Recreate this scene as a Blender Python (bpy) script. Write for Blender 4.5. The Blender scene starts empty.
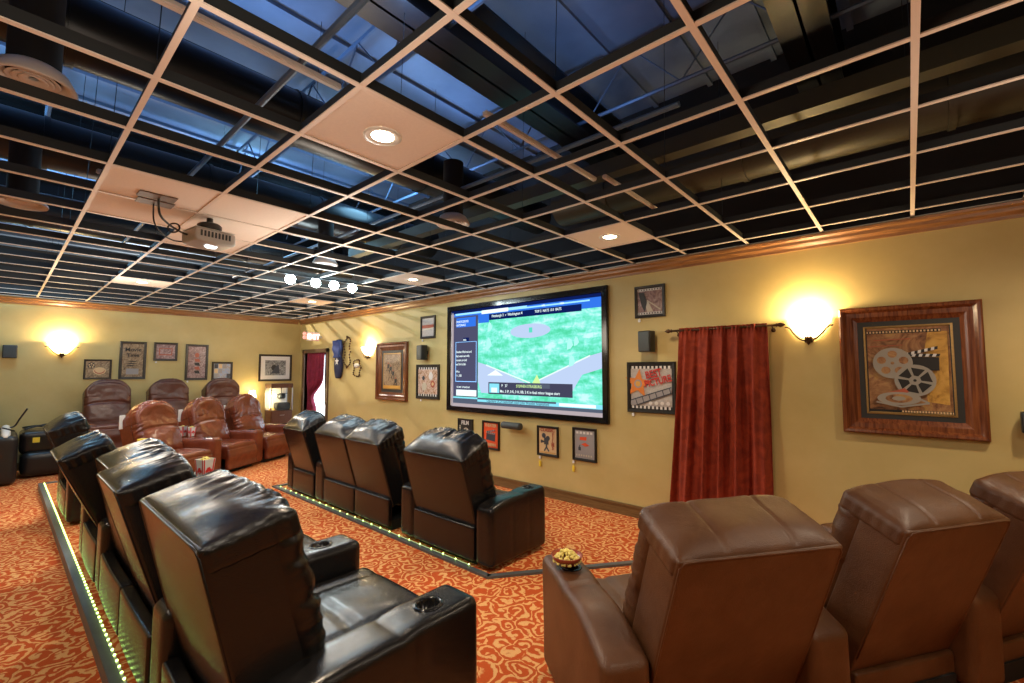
import bpy, bmesh, math, random
from mathutils import Vector, Matrix, noise
random.seed(7)
C = bpy.context.scene.collection
PI = math.pi
R = math.radians

# ------------------------------------------------------------------ materials
MATS = {}
def nd(nt, t, **k):
    n = nt.nodes.new(t)
    for a, v in k.items(): setattr(n, a, v)
    return n
def base(name):
    m = bpy.data.materials.new(name); m.use_nodes = True
    nt = m.node_tree; b = nt.nodes['Principled BSDF']
    MATS[name] = m
    return m, nt, b
def mix(nt, fac, a, b):
    n = nd(nt, 'ShaderNodeMix', data_type='RGBA')
    if isinstance(fac, float): n.inputs[0].default_value = fac
    else: nt.links.new(fac, n.inputs[0])
    for i, v in ((6, a), (7, b)):
        if isinstance(v, tuple): n.inputs[i].default_value = (*v, 1)
        else: nt.links.new(v, n.inputs[i])
    return n.outputs[2]
def ramp(nt, fac, stops):
    n = nd(nt, 'ShaderNodeValToRGB'); e = n.color_ramp.elements
    while len(e) < len(stops): e.new(0.5)
    for i, (p, c) in enumerate(stops):
        e[i].position = p; e[i].color = (*c, 1) if len(c) == 3 else c
    nt.links.new(fac, n.inputs[0]); return n.outputs[0]
def tex(nt, kind, scale, coord, **k):
    n = nd(nt, kind)
    nt.links.new(coord, n.inputs['Vector'])
    n.inputs['Scale'].default_value = scale
    for a, v in k.items():
        if a in n.inputs: n.inputs[a].default_value = v
        else: setattr(n, a, v)
    return n
def objco(nt): return nd(nt, 'ShaderNodeTexCoord').outputs['Object']
def geoco(nt): return nd(nt, 'ShaderNodeNewGeometry').outputs['Position']
def bump(nt, b, h, strength, dist=0.01):
    n = nd(nt, 'ShaderNodeBump'); n.inputs['Strength'].default_value = strength
    n.inputs['Distance'].default_value = dist
    nt.links.new(h, n.inputs['Height']); nt.links.new(n.outputs[0], b.inputs['Normal'])
def plain(name, col, rough=.5, metal=0., var=0.0, scale=20, em=None, es=0., bmp=0.):
    m, nt, b = base(name)
    b.inputs['Base Color'].default_value = (*col, 1); b.inputs['Roughness'].default_value = rough
    b.inputs['Metallic'].default_value = metal
    if var or bmp:
        t = tex(nt, 'ShaderNodeTexNoise', scale, objco(nt), Detail=4)
        if var:
            c = mix(nt, t.outputs[0], tuple(x*(1-var) for x in col), tuple(min(1, x*(1+var)) for x in col))
            nt.links.new(c, b.inputs['Base Color'])
        if bmp: bump(nt, b, t.outputs[0], bmp, .005)
    if em:
        b.inputs['Emission Color'].default_value = (*em, 1); b.inputs['Emission Strength'].default_value = es
    return m
def leather(name, c1, c2, rough, coat=.2, grain=.12, crease=.35, spec=.5, mot=5):
    m, nt, b = base(name); co = objco(nt)
    t = tex(nt, 'ShaderNodeTexNoise', mot, co, Detail=6, Roughness=.6)
    nt.links.new(ramp(nt, t.outputs[0], [(.35, c1), (.68, c2)]), b.inputs['Base Color'])
    b.inputs['Roughness'].default_value = rough
    b.inputs['Coat Weight'].default_value = coat; b.inputs['Coat Roughness'].default_value = rough*.7
    b.inputs['Specular IOR Level'].default_value = spec
    v = tex(nt, 'ShaderNodeTexVoronoi', 260, co)
    w = tex(nt, 'ShaderNodeTexNoise', 14, co, Detail=3, Distortion=1.5)
    a = nd(nt, 'ShaderNodeMath', operation='MULTIPLY'); a.inputs[1].default_value = grain
    nt.links.new(v.outputs[0], a.inputs[0])
    s = nd(nt, 'ShaderNodeMath', operation='MULTIPLY_ADD'); s.inputs[1].default_value = crease
    nt.links.new(w.outputs[0], s.inputs[0]); nt.links.new(a.outputs[0], s.inputs[2])
    bump(nt, b, s.outputs[0], .55, .012)
    return m
leather('black_leather', (.006, .006, .007), (.010, .009, .009), .23, .22, .10, .30, .34)
leather('brown_leather', (.080, .028, .009), (.130, .055, .023), .42, .10, .16, .25, .4)
leather('red_leather', (.13, .026, .011), (.20, .045, .018), .27, .35, .08, .30)
leather('wine_leather', (.07, .019, .010), (.11, .030, .016), .36, .2, .08, .25)
plain('black_plastic', (.012, .012, .013), .35)
plain('gloss_black', (.008, .008, .009), .12)
plain('black_matte', (.006, .006, .007), .85)
plain('speaker_grey', (.055, .065, .065), .6, var=.15, scale=120, bmp=.2)
plain('grid_tan', (.80, .70, .62), .45)
plain('plenum_paint', (.012, .012, .014), .8)
plain('grid_web', (.018, .021, .022), .6)
plain('white_plastic', (.75, .75, .72), .4)
plain('silver_plastic', (.45, .44, .43), .35, .2)
plain('steel', (.5, .5, .5), .3, 1.)
plain('dark_steel', (.05, .06, .07), .4, .8)
plain('plate_brown', (.16, .10, .07), .5, .2)
plain('bronze', (.10, .055, .03), .35, .8)
plain('trim_grey', (.12, .14, .15), .45, .3, var=.2, scale=12)
plain('paper_white', (.8, .8, .78), .7)
plain('tag_yellow', (.85, .65, .05), .5)
plain('blue_cloth', (.02, .05, .22), .7, var=.4, scale=20)
plain('navy_cloth', (.02, .025, .07), .8, var=.3, scale=30)
plain('box_red', (.7, .03, .03), .5)
plain('cup_yellow', (.85, .62, .05), .3)
plain('bowl_red', (.28, .05, .02), .25)
plain('popcorn', (.95, .72, .22), .8, var=.25, scale=60)
plain('concrete', (.55, .56, .55), .9, var=.1, scale=3)
plain('led_bead', (.5, .8, .2), .4, em=(.62, 1., .22), es=5)
plain('bulb', (1, .9, .7), .4, em=(1., .80, .50), es=26)
plain('lamp_cool', (1, 1, 1), .4, em=(.80, .97, 1.), es=40)
plain('shade_glow', (1, .85, .6), .4, em=(1., .72, .36), es=7)
plain('shade_glow2', (1, .85, .6), .4, em=(1., .75, .40), es=5)
plain('exit_glow', (.9, .5, .45), .4, em=(1., .30, .25), es=.55)
plain('exit_letter', (1, .9, .85), .4, em=(1., .85, .75), es=1.6)
plain('lens_glass', (.9, .95, 1.), .05, em=(.95, .97, 1.), es=6)
plain('screen_body', (.55, .50, .50), .7)
# clear glass
m, nt, b = base('clear_glass'); b.inputs['Base Color'].default_value = (.95, .97, .98, 1)
b.inputs['Roughness'].default_value = .02; b.inputs['Transmission Weight'].default_value = 1; b.inputs['IOR'].default_value = 1.1
# tiles
plain('tile_tan', (.86, .76, .68), .8, var=.05, scale=60, bmp=.15)
plain('tile_inner', (.85, .80, .72), .3)
# wood
def wood(name, c1, c2, axis=0, rough=.35, scale=6):
    m, nt, b = base(name); mp = nd(nt, 'ShaderNodeMapping')
    sc = [14, 14, 14]; sc[axis] = .8; mp.inputs['Scale'].default_value = sc
    nt.links.new(objco(nt), mp.inputs[0])
    t = tex(nt, 'ShaderNodeTexNoise', scale, mp.outputs[0], Detail=5, Distortion=.6)
    nt.links.new(ramp(nt, t.outputs[0], [(.3, c1), (.7, c2)]), b.inputs['Base Color'])
    b.inputs['Roughness'].default_value = rough; bump(nt, b, t.outputs[0], .15, .004)
wood('crown_wood', (.16, .065, .02), (.36, .17, .06), 0)
wood('crown_wood_y', (.16, .065, .02), (.36, .17, .06), 1)
wood('base_wood', (.13, .075, .03), (.24, .15, .06), 0)
wood('base_wood_y', (.13, .075, .03), (.24, .15, .06), 1)
wood('door_wood', (.10, .055, .03), (.18, .10, .05), 2)
wood('frame_burl', (.09, .02, .008), (.26, .08, .025), 2, .25, 4)
wood('frame_dark', (.02, .014, .010), (.04, .028, .02), 0, .35, 4)
wood('cart_wood', (.09, .035, .02), (.15, .06, .035), 2)
plain('frame_gold', (.45, .28, .10), .35, .6, var=.3, scale=60)
plain('frame_black', (.012, .010, .008), .4)
# wall plaster
m, nt, b = base('wall_paint'); co = geoco(nt)
t = tex(nt, 'ShaderNodeTexNoise', 1.3, co, Detail=5, Roughness=.6)
nt.links.new(ramp(nt, t.outputs[0], [(.3, (.52, .40, .145)), (.72, (.63, .50, .21))]), b.inputs['Base Color'])
b.inputs['Roughness'].default_value = .48
t2 = tex(nt, 'ShaderNodeTexNoise', 30, co, Detail=3); bump(nt, b, t2.outputs[0], .12, .004)
# carpet
m, nt, b = base('carpet'); co = geoco(nt)
wn = tex(nt, 'ShaderNodeTexNoise', 7, co, Detail=1)
vm = nd(nt, 'ShaderNodeVectorMath', operation='MULTIPLY_ADD'); vm.inputs[1].default_value = (.16, .16, 0)
nt.links.new(wn.outputs['Color'], vm.inputs[0]); nt.links.new(co, vm.inputs[2])
vo = tex(nt, 'ShaderNodeTexVoronoi', 7.5, vm.outputs[0])
def math_(nt, op, a, bb=None, c=None):
    n = nd(nt, 'ShaderNodeMath', operation=op)
    for i, v in enumerate((a, bb, c)):
        if v is None: continue
        if isinstance(v, (int, float)): n.inputs[i].default_value = v
        else: nt.links.new(v, n.inputs[i])
    return n.outputs[0]
# spiral scrolls: distance bands turned by the cell's own angle
sub = nd(nt, 'ShaderNodeVectorMath', operation='SUBTRACT')
sc_ = nd(nt, 'ShaderNodeVectorMath', operation='SCALE'); sc_.inputs['Scale'].default_value = 1.0
nt.links.new(vm.outputs[0], sub.inputs[0]); nt.links.new(vo.outputs['Position'], sub.inputs[1])
sx = nd(nt, 'ShaderNodeSeparateXYZ'); nt.links.new(sub.outputs[0], sx.inputs[0])
ang = math_(nt, 'ARCTAN2', sx.outputs[1], sx.outputs[0])
ph = math_(nt, 'MULTIPLY_ADD', vo.outputs['Distance'], 19.0, ang)
sn = math_(nt, 'SINE', ph)
n2 = tex(nt, 'ShaderNodeTexNoise', 32, co, Detail=2)
sn2 = math_(nt, 'MULTIPLY_ADD', n2.outputs[0], 3.4, sn)
pat = ramp(nt, math_(nt, 'MULTIPLY', math_(nt, 'ADD', sn2, 1.0), .22), [(.60, (0, 0, 0)), (.72, (1, 1, 1))])
fine = tex(nt, 'ShaderNodeTexNoise', 300, co, Detail=2)
big = tex(nt, 'ShaderNodeTexNoise', 1.2, co, Detail=2)
redc = mix(nt, big.outputs[0], (.50, .075, .018), (.64, .12, .025))
colr = mix(nt, pat, redc, (.82, .44, .17))
n_ = nd(nt, 'ShaderNodeMix', data_type='RGBA', blend_type='MULTIPLY'); n_.inputs[0].default_value = .5
nt.links.new(colr, n_.inputs[6]); nt.links.new(ramp(nt, fine.outputs[0], [(.3, (.55, .55, .55)), (.7, (1.25, 1.25, 1.25))]), n_.inputs[7])
nt.links.new(n_.outputs[2], b.inputs['Base Color']); b.inputs['Roughness'].default_value = .95
b.inputs['Specular IOR Level'].default_value = .15
bump(nt, b, fine.outputs[0], .5, .006)
# velvet curtains
def velvet(name, c1, c2):
    m, nt, b = base(name); t = tex(nt, 'ShaderNodeTexNoise', 9, objco(nt), Detail=5, Distortion=1.)
    nt.links.new(ramp(nt, t.outputs[0], [(.35, c1), (.7, c2)]), b.inputs['Base Color'])
    b.inputs['Roughness'].default_value = .85; b.inputs['Sheen Weight'].default_value = .5
    b.inputs['Sheen Tint'].default_value = (*c2, 1)
velvet('red_velvet', (.20, .022, .007), (.34, .044, .013))
velvet('plum_velvet', (.20, .012, .035), (.30, .02, .06))
# roof deck (corrugated, blue-grey paint)
m, nt, b = base('deck_paint')
t = tex(nt, 'ShaderNodeTexNoise', 1.5, geoco(nt), Detail=4)
nt.links.new(ramp(nt, t.outputs[0], [(.3, (.09, .125, .19)), (.7, (.16, .22, .31))]), b.inputs['Base Color']); b.inputs['Roughness'].default_value = .6
plain('duct_black', (.008, .010, .013), .35, .2, var=.3, scale=3)
plain('duct_olive', (.045, .042, .026), .5, .2, var=.3, scale=3)
plain('joist_blue', (.10, .16, .26), .5, .3)
plain('diffuser_tan', (.62, .54, .48), .5)
# film-style print
def print_mat(name, cols, scale=9, dist=2.):
    m, nt, b = base(name); t = tex(nt, 'ShaderNodeTexNoise', scale, objco(nt), Detail=6, Roughness=.65, Distortion=dist)
    k = len(cols)
    nt.links.new(ramp(nt, t.outputs[0], [(.32+.36*i/(k-1), c) for i, c in enumerate(cols)]), b.inputs['Base Color'])
    b.inputs['Roughness'].default_value = .5; b.inputs['Coat Weight'].default_value = .25
print_mat('print_sepia', [(.07, .025, .01), (.28, .12, .045), (.42, .22, .09), (.50, .30, .07)], 5)
print_mat('print_gold', [(.30, .13, .02), (.62, .34, .06), (.72, .42, .10)], 6)
print_mat('print_tan', [(.10, .06, .03), (.34, .22, .12), (.52, .38, .22)], 14)
print_mat('print_grey', [(.03, .03, .03), (.25, .25, .24), (.6, .6, .58)], 16)
print_mat('print_pink', [(.14, .06, .06), (.36, .22, .2), (.62, .45, .4)], 12)
print_mat('print_mosaic', [(.12, .10, .3), (.5, .45, .4), (.25, .4, .65), (.7, .4, .25)], 18, .5)
print_mat('print_candid', [(.05, .04, .04), (.45, .22, .1), (.62, .42, .3), (.75, .6, .5), (.5, .1, .06)], 14)
print_mat('print_paper', [(.40, .36, .33), (.58, .54, .5)], 20)
print_mat('print_street', [(.12, .05, .05), (.32, .2, .18), (.5, .38, .33)], 9)
def flatc(name, c): return plain('ink_'+name, c, .5)
flatc('orange', (.72, .22, .03)); flatc('gold', (.70, .36, .06)); flatc('red', (.55, .03, .02)); flatc('vermilion', (.80, .09, .02))
flatc('black', (.015, .013, .012)); flatc('white', (.75, .72, .68)); flatc('cream', (.72, .50, .26)); flatc('grey', (.34, .32, .32))
flatc('silver', (.34, .31, .26)); flatc('slate', (.05, .055, .07)); flatc('matboard', (.03, .03, .028)); flatc('ivory', (.62, .55, .42)); flatc('brick', (.45, .10, .05))
# picture on the screen (lit pixels)
def lit(name, c, s=1.):
    s *= .78
    m = bpy.data.materials.new(name); m.use_nodes = True; nt = m.node_tree; nt.nodes.clear()
    e = nd(nt, 'ShaderNodeEmission'); o = nd(nt, 'ShaderNodeOutputMaterial')
    e.inputs[0].default_value = (*c, 1); e.inputs[1].default_value = s
    nt.links.new(e.outputs[0], o.inputs[0]); MATS[name] = m; return m, nt, e
lit('px_white', (.85, 1., 1.), 1.1); lit('px_blue', (.03, .16, .72), 1.1); lit('px_deep', (.004, .012, .10), 1.); lit('px_panel', (.075, .075, .14), 1.)
lit('px_box', (.055, .055, .10), 1.); lit('px_cyan', (.25, .75, .9), 1.); lit('px_dirt', (.50, .62, .86), 1.); lit('px_yellow', (.65, .9, .35), 1.)
lit('px_stripe', (.10, .72, .52), 1.); lit('px_ghost', (.42, .92, .85), 1.); lit('px_chalk', (.8, .95, .95), 1.); lit('px_band', (.09, .11, .16), 1.); lit('px_pink', (.50, .42, .45), .9); lit('px_bright', (.25, .55, 1.), 1.5)
m, nt, e = lit('px_field', (.1, .6, .3), .92); co = objco(nt)
mp = nd(nt, 'ShaderNodeMapping'); mp.inputs['Rotation'].default_value = (0, R(24), 0); mp.inputs['Scale'].default_value = (1, 1, 3.4); nt.links.new(co, mp.inputs[0])
t = tex(nt, 'ShaderNodeTexNoise', 2.2, mp.outputs[0], Detail=5, Roughness=.6)
t3 = tex(nt, 'ShaderNodeTexNoise', 14, co, Detail=4, Distortion=1.)
a1 = math_(nt, 'MULTIPLY_ADD', t3.outputs[0], .35, t.outputs[0])
nt.links.new(ramp(nt, a1, [(.48, (.07, .66, .33)), (.60, (.13, .82, .52)), (.72, (.26, .95, .80)), (.84, (.62, 1., 1.))]), e.inputs[0])

# ------------------------------------------------------------------ mesh helpers
def link(name, me, mats, parent=None, loc=(0, 0, 0), rot=(0, 0, 0)):
    o = bpy.data.objects.new(name, me)
    for mm in (mats if isinstance(mats, (list, tuple)) else [mats]): me.materials.append(MATS[mm])
    C.objects.link(o); o.location = loc; o.rotation_euler = rot
    if parent: o.parent = parent
    return o
def obj(name, bm, mats, parent=None, smooth=False, loc=(0, 0, 0), rot=(0, 0, 0), auto=None):
    bmesh.ops.recalc_face_normals(bm, faces=bm.faces)
    me = bpy.data.meshes.new(name); bm.to_mesh(me); bm.free()
    if smooth:
        me.polygons.foreach_set('use_smooth', [True]*len(me.polygons))
        if auto:
            me.set_sharp_from_angle(angle=R(auto))
    return link(name, me, mats, parent, loc, rot)
def thing(name, label, cat, loc=(0, 0, 0), rot=0, group=None):
    o = bpy.data.objects.new(name, None); C.objects.link(o); o.empty_display_size = .1
    o.location = loc; o.rotation_euler = (0, 0, rot) if not isinstance(rot, tuple) else rot
    return tag(o, label, cat, group)
def tag(o, label, cat, group=None, kind=None):
    o['label'] = label; o['category'] = cat
    if group: o['group'] = group
    if kind: o['kind'] = kind
    return o
def struct(o, label=None):
    o['kind'] = 'structure'
    if label: o['label'] = label
    return o
def nb(): return bmesh.new()
def box(bm, x0, x1, y0, y1, z0, z1, bev=0, mi=0):
    r = bmesh.ops.create_cube(bm, size=1); vs = r['verts']
    for v in vs: v.co = Vector(((x0+x1)/2+v.co.x*(x1-x0), (y0+y1)/2+v.co.y*(y1-y0), (z0+z1)/2+v.co.z*(z1-z0)))
    fs = {f for v in vs for f in v.link_faces}
    for f in fs: f.material_index = mi
    if bev:
        es = {e for v in vs for e in v.link_edges}
        g = bmesh.ops.bevel(bm, geom=list(vs)+list(es), offset=bev, segments=2, affect='EDGES')
        for f in g['faces']: f.material_index = mi
def tube(bm, pts, r, seg=8, mi=0, closed=False, cap=True):
    pts = [Vector(p) for p in pts]; n = len(pts); rings = []
    rr = r if isinstance(r, (list, tuple)) else [r]*n
    up0 = None
    for i, p in enumerate(pts):
        a = pts[(i-1) % n] if (closed or i > 0) else p; c = pts[(i+1) % n] if (closed or i < n-1) else p
        d = (c-a).normalized()
        if up0 is None:
            up0 = Vector((0, 0, 1)) if abs(d.z) < .9 else Vector((1, 0, 0))
        s = d.cross(up0).normalized(); u = s.cross(d).normalized(); up0 = u
        rings.append([bm.verts.new(p+(s*math.cos(k*2*PI/seg)+u*math.sin(k*2*PI/seg))*rr[i]) for k in range(seg)])
    m_ = n if closed else n-1
    for i in range(m_):
        A, B = rings[i], rings[(i+1) % n]
        for k in range(seg):
            f = bm.faces.new((A[k], A[(k+1) % seg], B[(k+1) % seg], B[k])); f.material_index = mi
    if cap and not closed:
        for rg in (rings[0], rings[-1]):
            f = bm.faces.new(rg); f.material_index = mi
def lathe(bm, prof, seg=24, c=(0, 0, 0), mi=0, a0=0, a1=2*PI, axis='z'):
    full = abs(a1-a0-2*PI) < 1e-6; n = seg if full else seg+1; rings = []
    for r, z in prof:
        ring = []
        for k in range(n):
            a = a0+(a1-a0)*k/seg
            x, y = r*math.cos(a), r*math.sin(a)
            q = (x, y, z) if axis == 'z' else ((x, z, y) if axis == 'y' else (z, x, y))
            ring.append(bm.verts.new((c[0]+q[0], c[1]+q[1], c[2]+q[2])))
        rings.append(ring)
    for A, B in zip(rings, rings[1:]):
        for k in range(n if full else n-1):
            k2 = (k+1) % n
            f = bm.faces.new((A[k], A[k2], B[k2], B[k])); f.material_index = mi
    bmesh.ops.remove_doubles(bm, verts=[v for r_ in rings for v in r_], dist=1e-5)
def soft(bm, lo, hi, r, n=(8, 8, 8), f=None, m=3):
    c = [(a+b)/2 for a, b in zip(lo, hi)]; h = [(b-a)/2 for a, b in zip(lo, hi)]
    r = min(r, min(h)*.98); ax = []
    for i in range(3):
        L = [-h[i]+r*k/m for k in range(m)]
        L += [-(h[i]-r)+2*(h[i]-r)*k/n[i] for k in range(n[i]+1)]
        L += [h[i]-r+r*(k+1)/m for k in range(m)]
        ax.append(L)
    vd = {}
    def V(i, j, k):
        key = (i, j, k)
        if key not in vd:
            p = [ax[0][i], ax[1][j], ax[2][k]]
            inn = [max(-(h[q]-r), min(h[q]-r, p[q])) for q in range(3)]
            d = Vector([p[q]-inn[q] for q in range(3)])
            if d.length > 1e-9: d = d.normalized()*r
            w = Vector([c[q]+inn[q]+d[q] for q in range(3)])
            if f: w = Vector(f(*w))
            vd[key] = bm.verts.new(w)
        return vd[key]
    N = [len(a)-1 for a in ax]
    for a, bq, cq in ((0, 1, 2), (1, 2, 0), (2, 0, 1)):
        for side in (0, N[a]):
            for i in range(N[bq]):
                for j in range(N[cq]):
                    q = []
                    for di, dj in ((0, 0), (1, 0), (1, 1), (0, 1)):
                        idx = [0, 0, 0]; idx[a] = side; idx[bq] = i+di; idx[cq] = j+dj
                        q.append(V(*idx))
                    bm.faces.new(q)
def nz(x, y, z, s=1.): return noise.noise(Vector((x*s, y*s, z*s)))
def text(body, parent, loc, size, mat, rot=(PI/2, 0, 0), ext=.001, align='LEFT', name='lettering', sx=1., bold=0.):
    cu = bpy.data.curves.new(name, 'FONT'); cu.body = body; cu.size = size; cu.extrude = ext; cu.align_x = align; cu.offset = bold
    cu.materials.append(MATS[mat]); o = bpy.data.objects.new(name, cu); C.objects.link(o)
    bpy.context.view_layer.update()
    me = bpy.data.meshes.new_from_object(o.evaluated_get(bpy.context.evaluated_depsgraph_get())); bpy.data.objects.remove(o)
    o = bpy.data.objects.new(name, me); C.objects.link(o)
    if not me.materials: me.materials.append(MATS[mat])
    o.location = loc; o.rotation_euler = rot; o.scale = (sx, 1, 1); o.parent = parent
    return o

# ------------------------------------------------------------------ room
XL, YD, ZC, XR, YB = -11.2545, 4.8957, 2.93, 4.2, -3.0
GX = lambda i: -1.763-.61*i
GY = lambda j: .387+.61*j
ZR = 4.75
bm = nb(); box(bm, XL-.3, XR+.3, YB-.3, YD+.02, -.15, 0); struct(obj('floor', bm, 'carpet'))
XP = -16.5
WM = ['wall_paint', 'plenum_paint']
bm = nb(); box(bm, XL-.2, XL, YB-.2, YD+.2, 0, ZC); struct(obj('wall_far', bm, 'wall_paint'))
bm = nb(); box(bm, XP-.2, XP, YB-.2, YD+.2, ZC, ZR); box(bm, XP, XL-.2, YB-.2, YD+.2, ZC-.1, ZC); struct(obj('wall_plenum', bm, 'plenum_paint'))
bm = nb(); box(bm, XR, XR+.2, YB-.2, YD+.2, 0, ZC); box(bm, XR, XR+.2, YB-.2, YD+.2, ZC, ZR, mi=1); struct(obj('wall_near', bm, WM))
bm = nb(); box(bm, XL, XR, YB-.2, YB, 0, ZC); box(bm, XP, XR, YB-.2, YB, ZC, ZR, mi=1); struct(obj('wall_back', bm, WM))
DX0, DX1, DZ = -10.98, -9.86, 2.08
bm = nb(); box(bm, XL, DX0, YD, YD+.2, 0, ZC); box(bm, DX1, XR, YD, YD+.2, 0, ZC); box(bm, DX0, DX1, YD, YD+.2, DZ, ZC); box(bm, XP, XR, YD, YD+.2, ZC, ZR, mi=1)
struct(obj('wall_screen', bm, WM))
bm = nb(); box(bm, XP-.2, XR+.2, YB-.2, YD+.2, ZR, ZR+.15)
x = XP
while x < XR:
    box(bm, x, x+.05, YB, YD, ZR-.035, ZR+.01); x += .6
struct(obj('ceiling', bm, 'deck_paint'))
bm = nb(); box(bm, -16, XR, YD+.2, YD+6, -.2, -.03); struct(obj('ground_outside', bm, 'concrete'))
# crown and base trim
def crown(bm, L, along):
    prof = [(0, 2.795), (.018, 2.795), (.022, 2.82), (.045, 2.845), (.05, 2.87), (.075, 2.885), (.08, 2.905), (0, 2.905)]
    a, b2 = L; rings = []
    for t in (a, b2):
        rings.append([bm.verts.new((t, YD-d, z) if along == 'x' else (XL+d, t, z)) for d, z in prof])
    A, B = rings
    for k in range(len(prof)): bm.faces.new((A[k], A[(k+1) % len(prof)], B[(k+1) % len(prof)], B[k]))
    bm.faces.new(A); bm.faces.new(B)
bm = nb(); crown(bm, (XL, XR), 'x'); struct(obj('trim_1', bm, 'crown_wood'))
bm = nb(); crown(bm, (YB, YD-.08), 'y'); struct(obj('trim_2', bm, 'crown_wood_y'))
bm = nb(); box(bm, DX1+.09, XR, YD-.018, YD, 0, .12); box(bm, DX1+.09, XR, YD-.028, YD, .105, .135, .004); struct(obj('baseboard_screen', bm, 'base_wood'))
bm = nb(); box(bm, XL, XL+.018, YB, YD, 0, .12); box(bm, XL, XL+.028, YB, YD, .105, .135, .004); struct(obj('baseboard_far', bm, 'base_wood_y'))
# door frame (open doorway)
bm = nb()
box(bm, DX0-.09, DX0, YD-.03, YD+.22, 0, DZ+.09, .006); box(bm, DX1, DX1+.09, YD-.03, YD+.22, 0, DZ+.09, .006); box(bm, DX0-.09, DX1+.09, YD-.03, YD+.22, DZ, DZ+.09, .006)
struct(obj('door_1', bm, 'door_wood'), 'brown wooden door frame around the bright open doorway')

# suspended grid
bm = nb()
I0, I1, J0, J1 = -9, 15, -5, 7
for i in range(I0, I1+1):
    X = GX(i); box(bm, X-.013, X+.013, YB, YD, ZC-.006, ZC); box(bm, X-.003, X+.003, YB, YD, ZC, ZC+.058, mi=1)
for j in range(J0, J1+1):
    Y = GY(j); box(bm, XL, XR, Y-.012, Y+.012, ZC-.005, ZC+.001); box(bm, XL, XR, Y-.003, Y+.003, ZC+.001, ZC+.050, mi=1)
box(bm, XL, XR, YD-.03, YD, ZC-.006, ZC); box(bm, XL, XL+.03, YB, YD, ZC-.006, ZC)
g = struct(obj('ceiling_grid', bm, ['grid_tan', 'grid_web']), 'open suspended ceiling grid of tan metal bars')
def tile(i0, i1, j0, j1, label, group=None, cut=None):
    bm = nb(); x0, x1, y0, y1 = GX(i1)+.014, GX(i0)-.014, GY(j0)+.013, GY(j1)-.013
    box(bm, x0, x1, y0, y1, ZC+.001, ZC+.016)
    return tag(obj('ceiling_tile', bm, 'tile_tan'), label, 'ceiling tile', group)
tiles = [(0, 1, 1, 2, 'tan ceiling tile around the brightest recessed light near camera'),
    (0, 1, 5, 6, 'tan ceiling tile with a light above the framed street print and curtain'),
    (5, 6, 5, 6, 'tan ceiling tile with a light above the screen\'s left end'),
    (10, 11, 1, 2, 'tan ceiling tile with a light above the far wall pictures'),
    (10, 11, 5, 6, 'tan ceiling tile with a light nearest the exit sign')]
for i0, i1, j0, j1, lb in tiles: tile(i0, i1, j0, j1, lb)
for i0, j0, lb in ((3, 0, 'tan ceiling tile holding the upper cable plate, farther from the projector'), (4, 0, 'tan ceiling tile beside cable plates, toward the far wall'),
    (3, 1, 'tan ceiling tile between the bright recessed light and the projector'), (4, 1, 'tan ceiling tile the projector mount hangs from'), (5, 1, 'tan ceiling tile just beyond the projector toward the far wall')):
    tile(i0, i0+1, j0, j0+1, lb, 'ceiling tiles around the projector')
def can(i, j, label, w=55, vis=True, col=(1., .80, .58)):
    X, Y = GX(i), GY(j)
    if vis:
        t = thing('recessed_light', label, 'ceiling light', (X, Y, ZC), group='recessed ceiling lights')
        bm = nb(); lathe(bm, [(.06, -.002), (.08, -.006), (.098, -.006), (.10, .0005)], 28); obj('trim_ring', bm, 'white_plastic', t, True)
        bm = nb(); lathe(bm, [(.001, -.0025), (.05, -.0025), (.062, -.001)], 28); obj('bulb', bm, 'bulb', t, True)
    l = bpy.data.lights.new('can_or_fill_light', 'SPOT'); l.energy = w; l.color = col; l.spot_size = R(150); l.spot_blend = 1.; l.shadow_soft_size = .08
    o = bpy.data.objects.new('can_or_fill_light', l); C.objects.link(o); o.location = (X, Y, ZC-.03)
can(.5, 1.5, 'brightest round recessed light in the tan tile nearest the camera', 95)
can(.5, 5.5, 'round recessed light in the tile above the red curtain', 70)
can(5.5, 5.5, 'round recessed light in the tile above left end of screen', 60)
can(10.5, 1.5, 'round recessed light in the tile above the reddish recliners', 75)
can(10.5, 5.5, 'round recessed light in the tile close to the exit sign', 45)
for i, j in ((5.5, -2.5), (10.5, -2.5), (.5, -2.5), (-4.5, 1.5), (-4.5, 5.5), (5.5, 1.8)): can(i, j, '', 75, False)  # spots without any fixture, added as fill for the room

# ------------------------------------------------------------------ above the grid
def duct(a, b2, r, mat, label, wrap=True):
    bm = nb(); A, B = Vector(a), Vector(b2); n = max(2, int((B-A).length/.6)); pts = [A.lerp(B, k/n) for k in range(n+1)]
    tube(bm, pts, r, 20)
    for p in pts[1:-1:2]:
        d = (B-A).normalized()*.02; tube(bm, [p-d, p+d], r+.012, 20)
    return tag(obj('duct', bm, mat, smooth=True, auto=40), label, 'duct')
duct((-3.5, YB+.1, 3.62), (-3.5, 4.5, 3.62), .20, 'duct_black', 'wide black round duct above the grid, between bright light and projector tiles')
duct((-5.7, YB+.1, 3.7), (-5.7, 4.5, 3.7), .22, 'duct_black', 'black round duct crossing above the projector tiles')
duct((-8.2, YB+.1, 3.7), (-8.2, 4.5, 3.7), .22, 'duct_black', 'black round duct above the far reddish recliners')
duct((-2.9, 4.15, 3.52), (XR-.1, 4.15, 3.52), .21, 'duct_olive', 'olive round duct running above grid along the screen wall')
for k, (x, w) in enumerate(((-.45, .3), (-2.45, .34), (-4.55, .3), (-6.75, .3), (-9.3, .3), (1.5, .3), (-10.5, .25))):
    bm = nb(); box(bm, x-w/2, x+w/2, YB, YD, 4.0, 4.02); box(bm, x-w/2, x+w/2, YB, YD, 4.4, 4.42); box(bm, x-.01, x+.01, YB, YD, 4.0, 4.4)
    struct(obj('roof_beam', bm, 'duct_black'))
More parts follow.
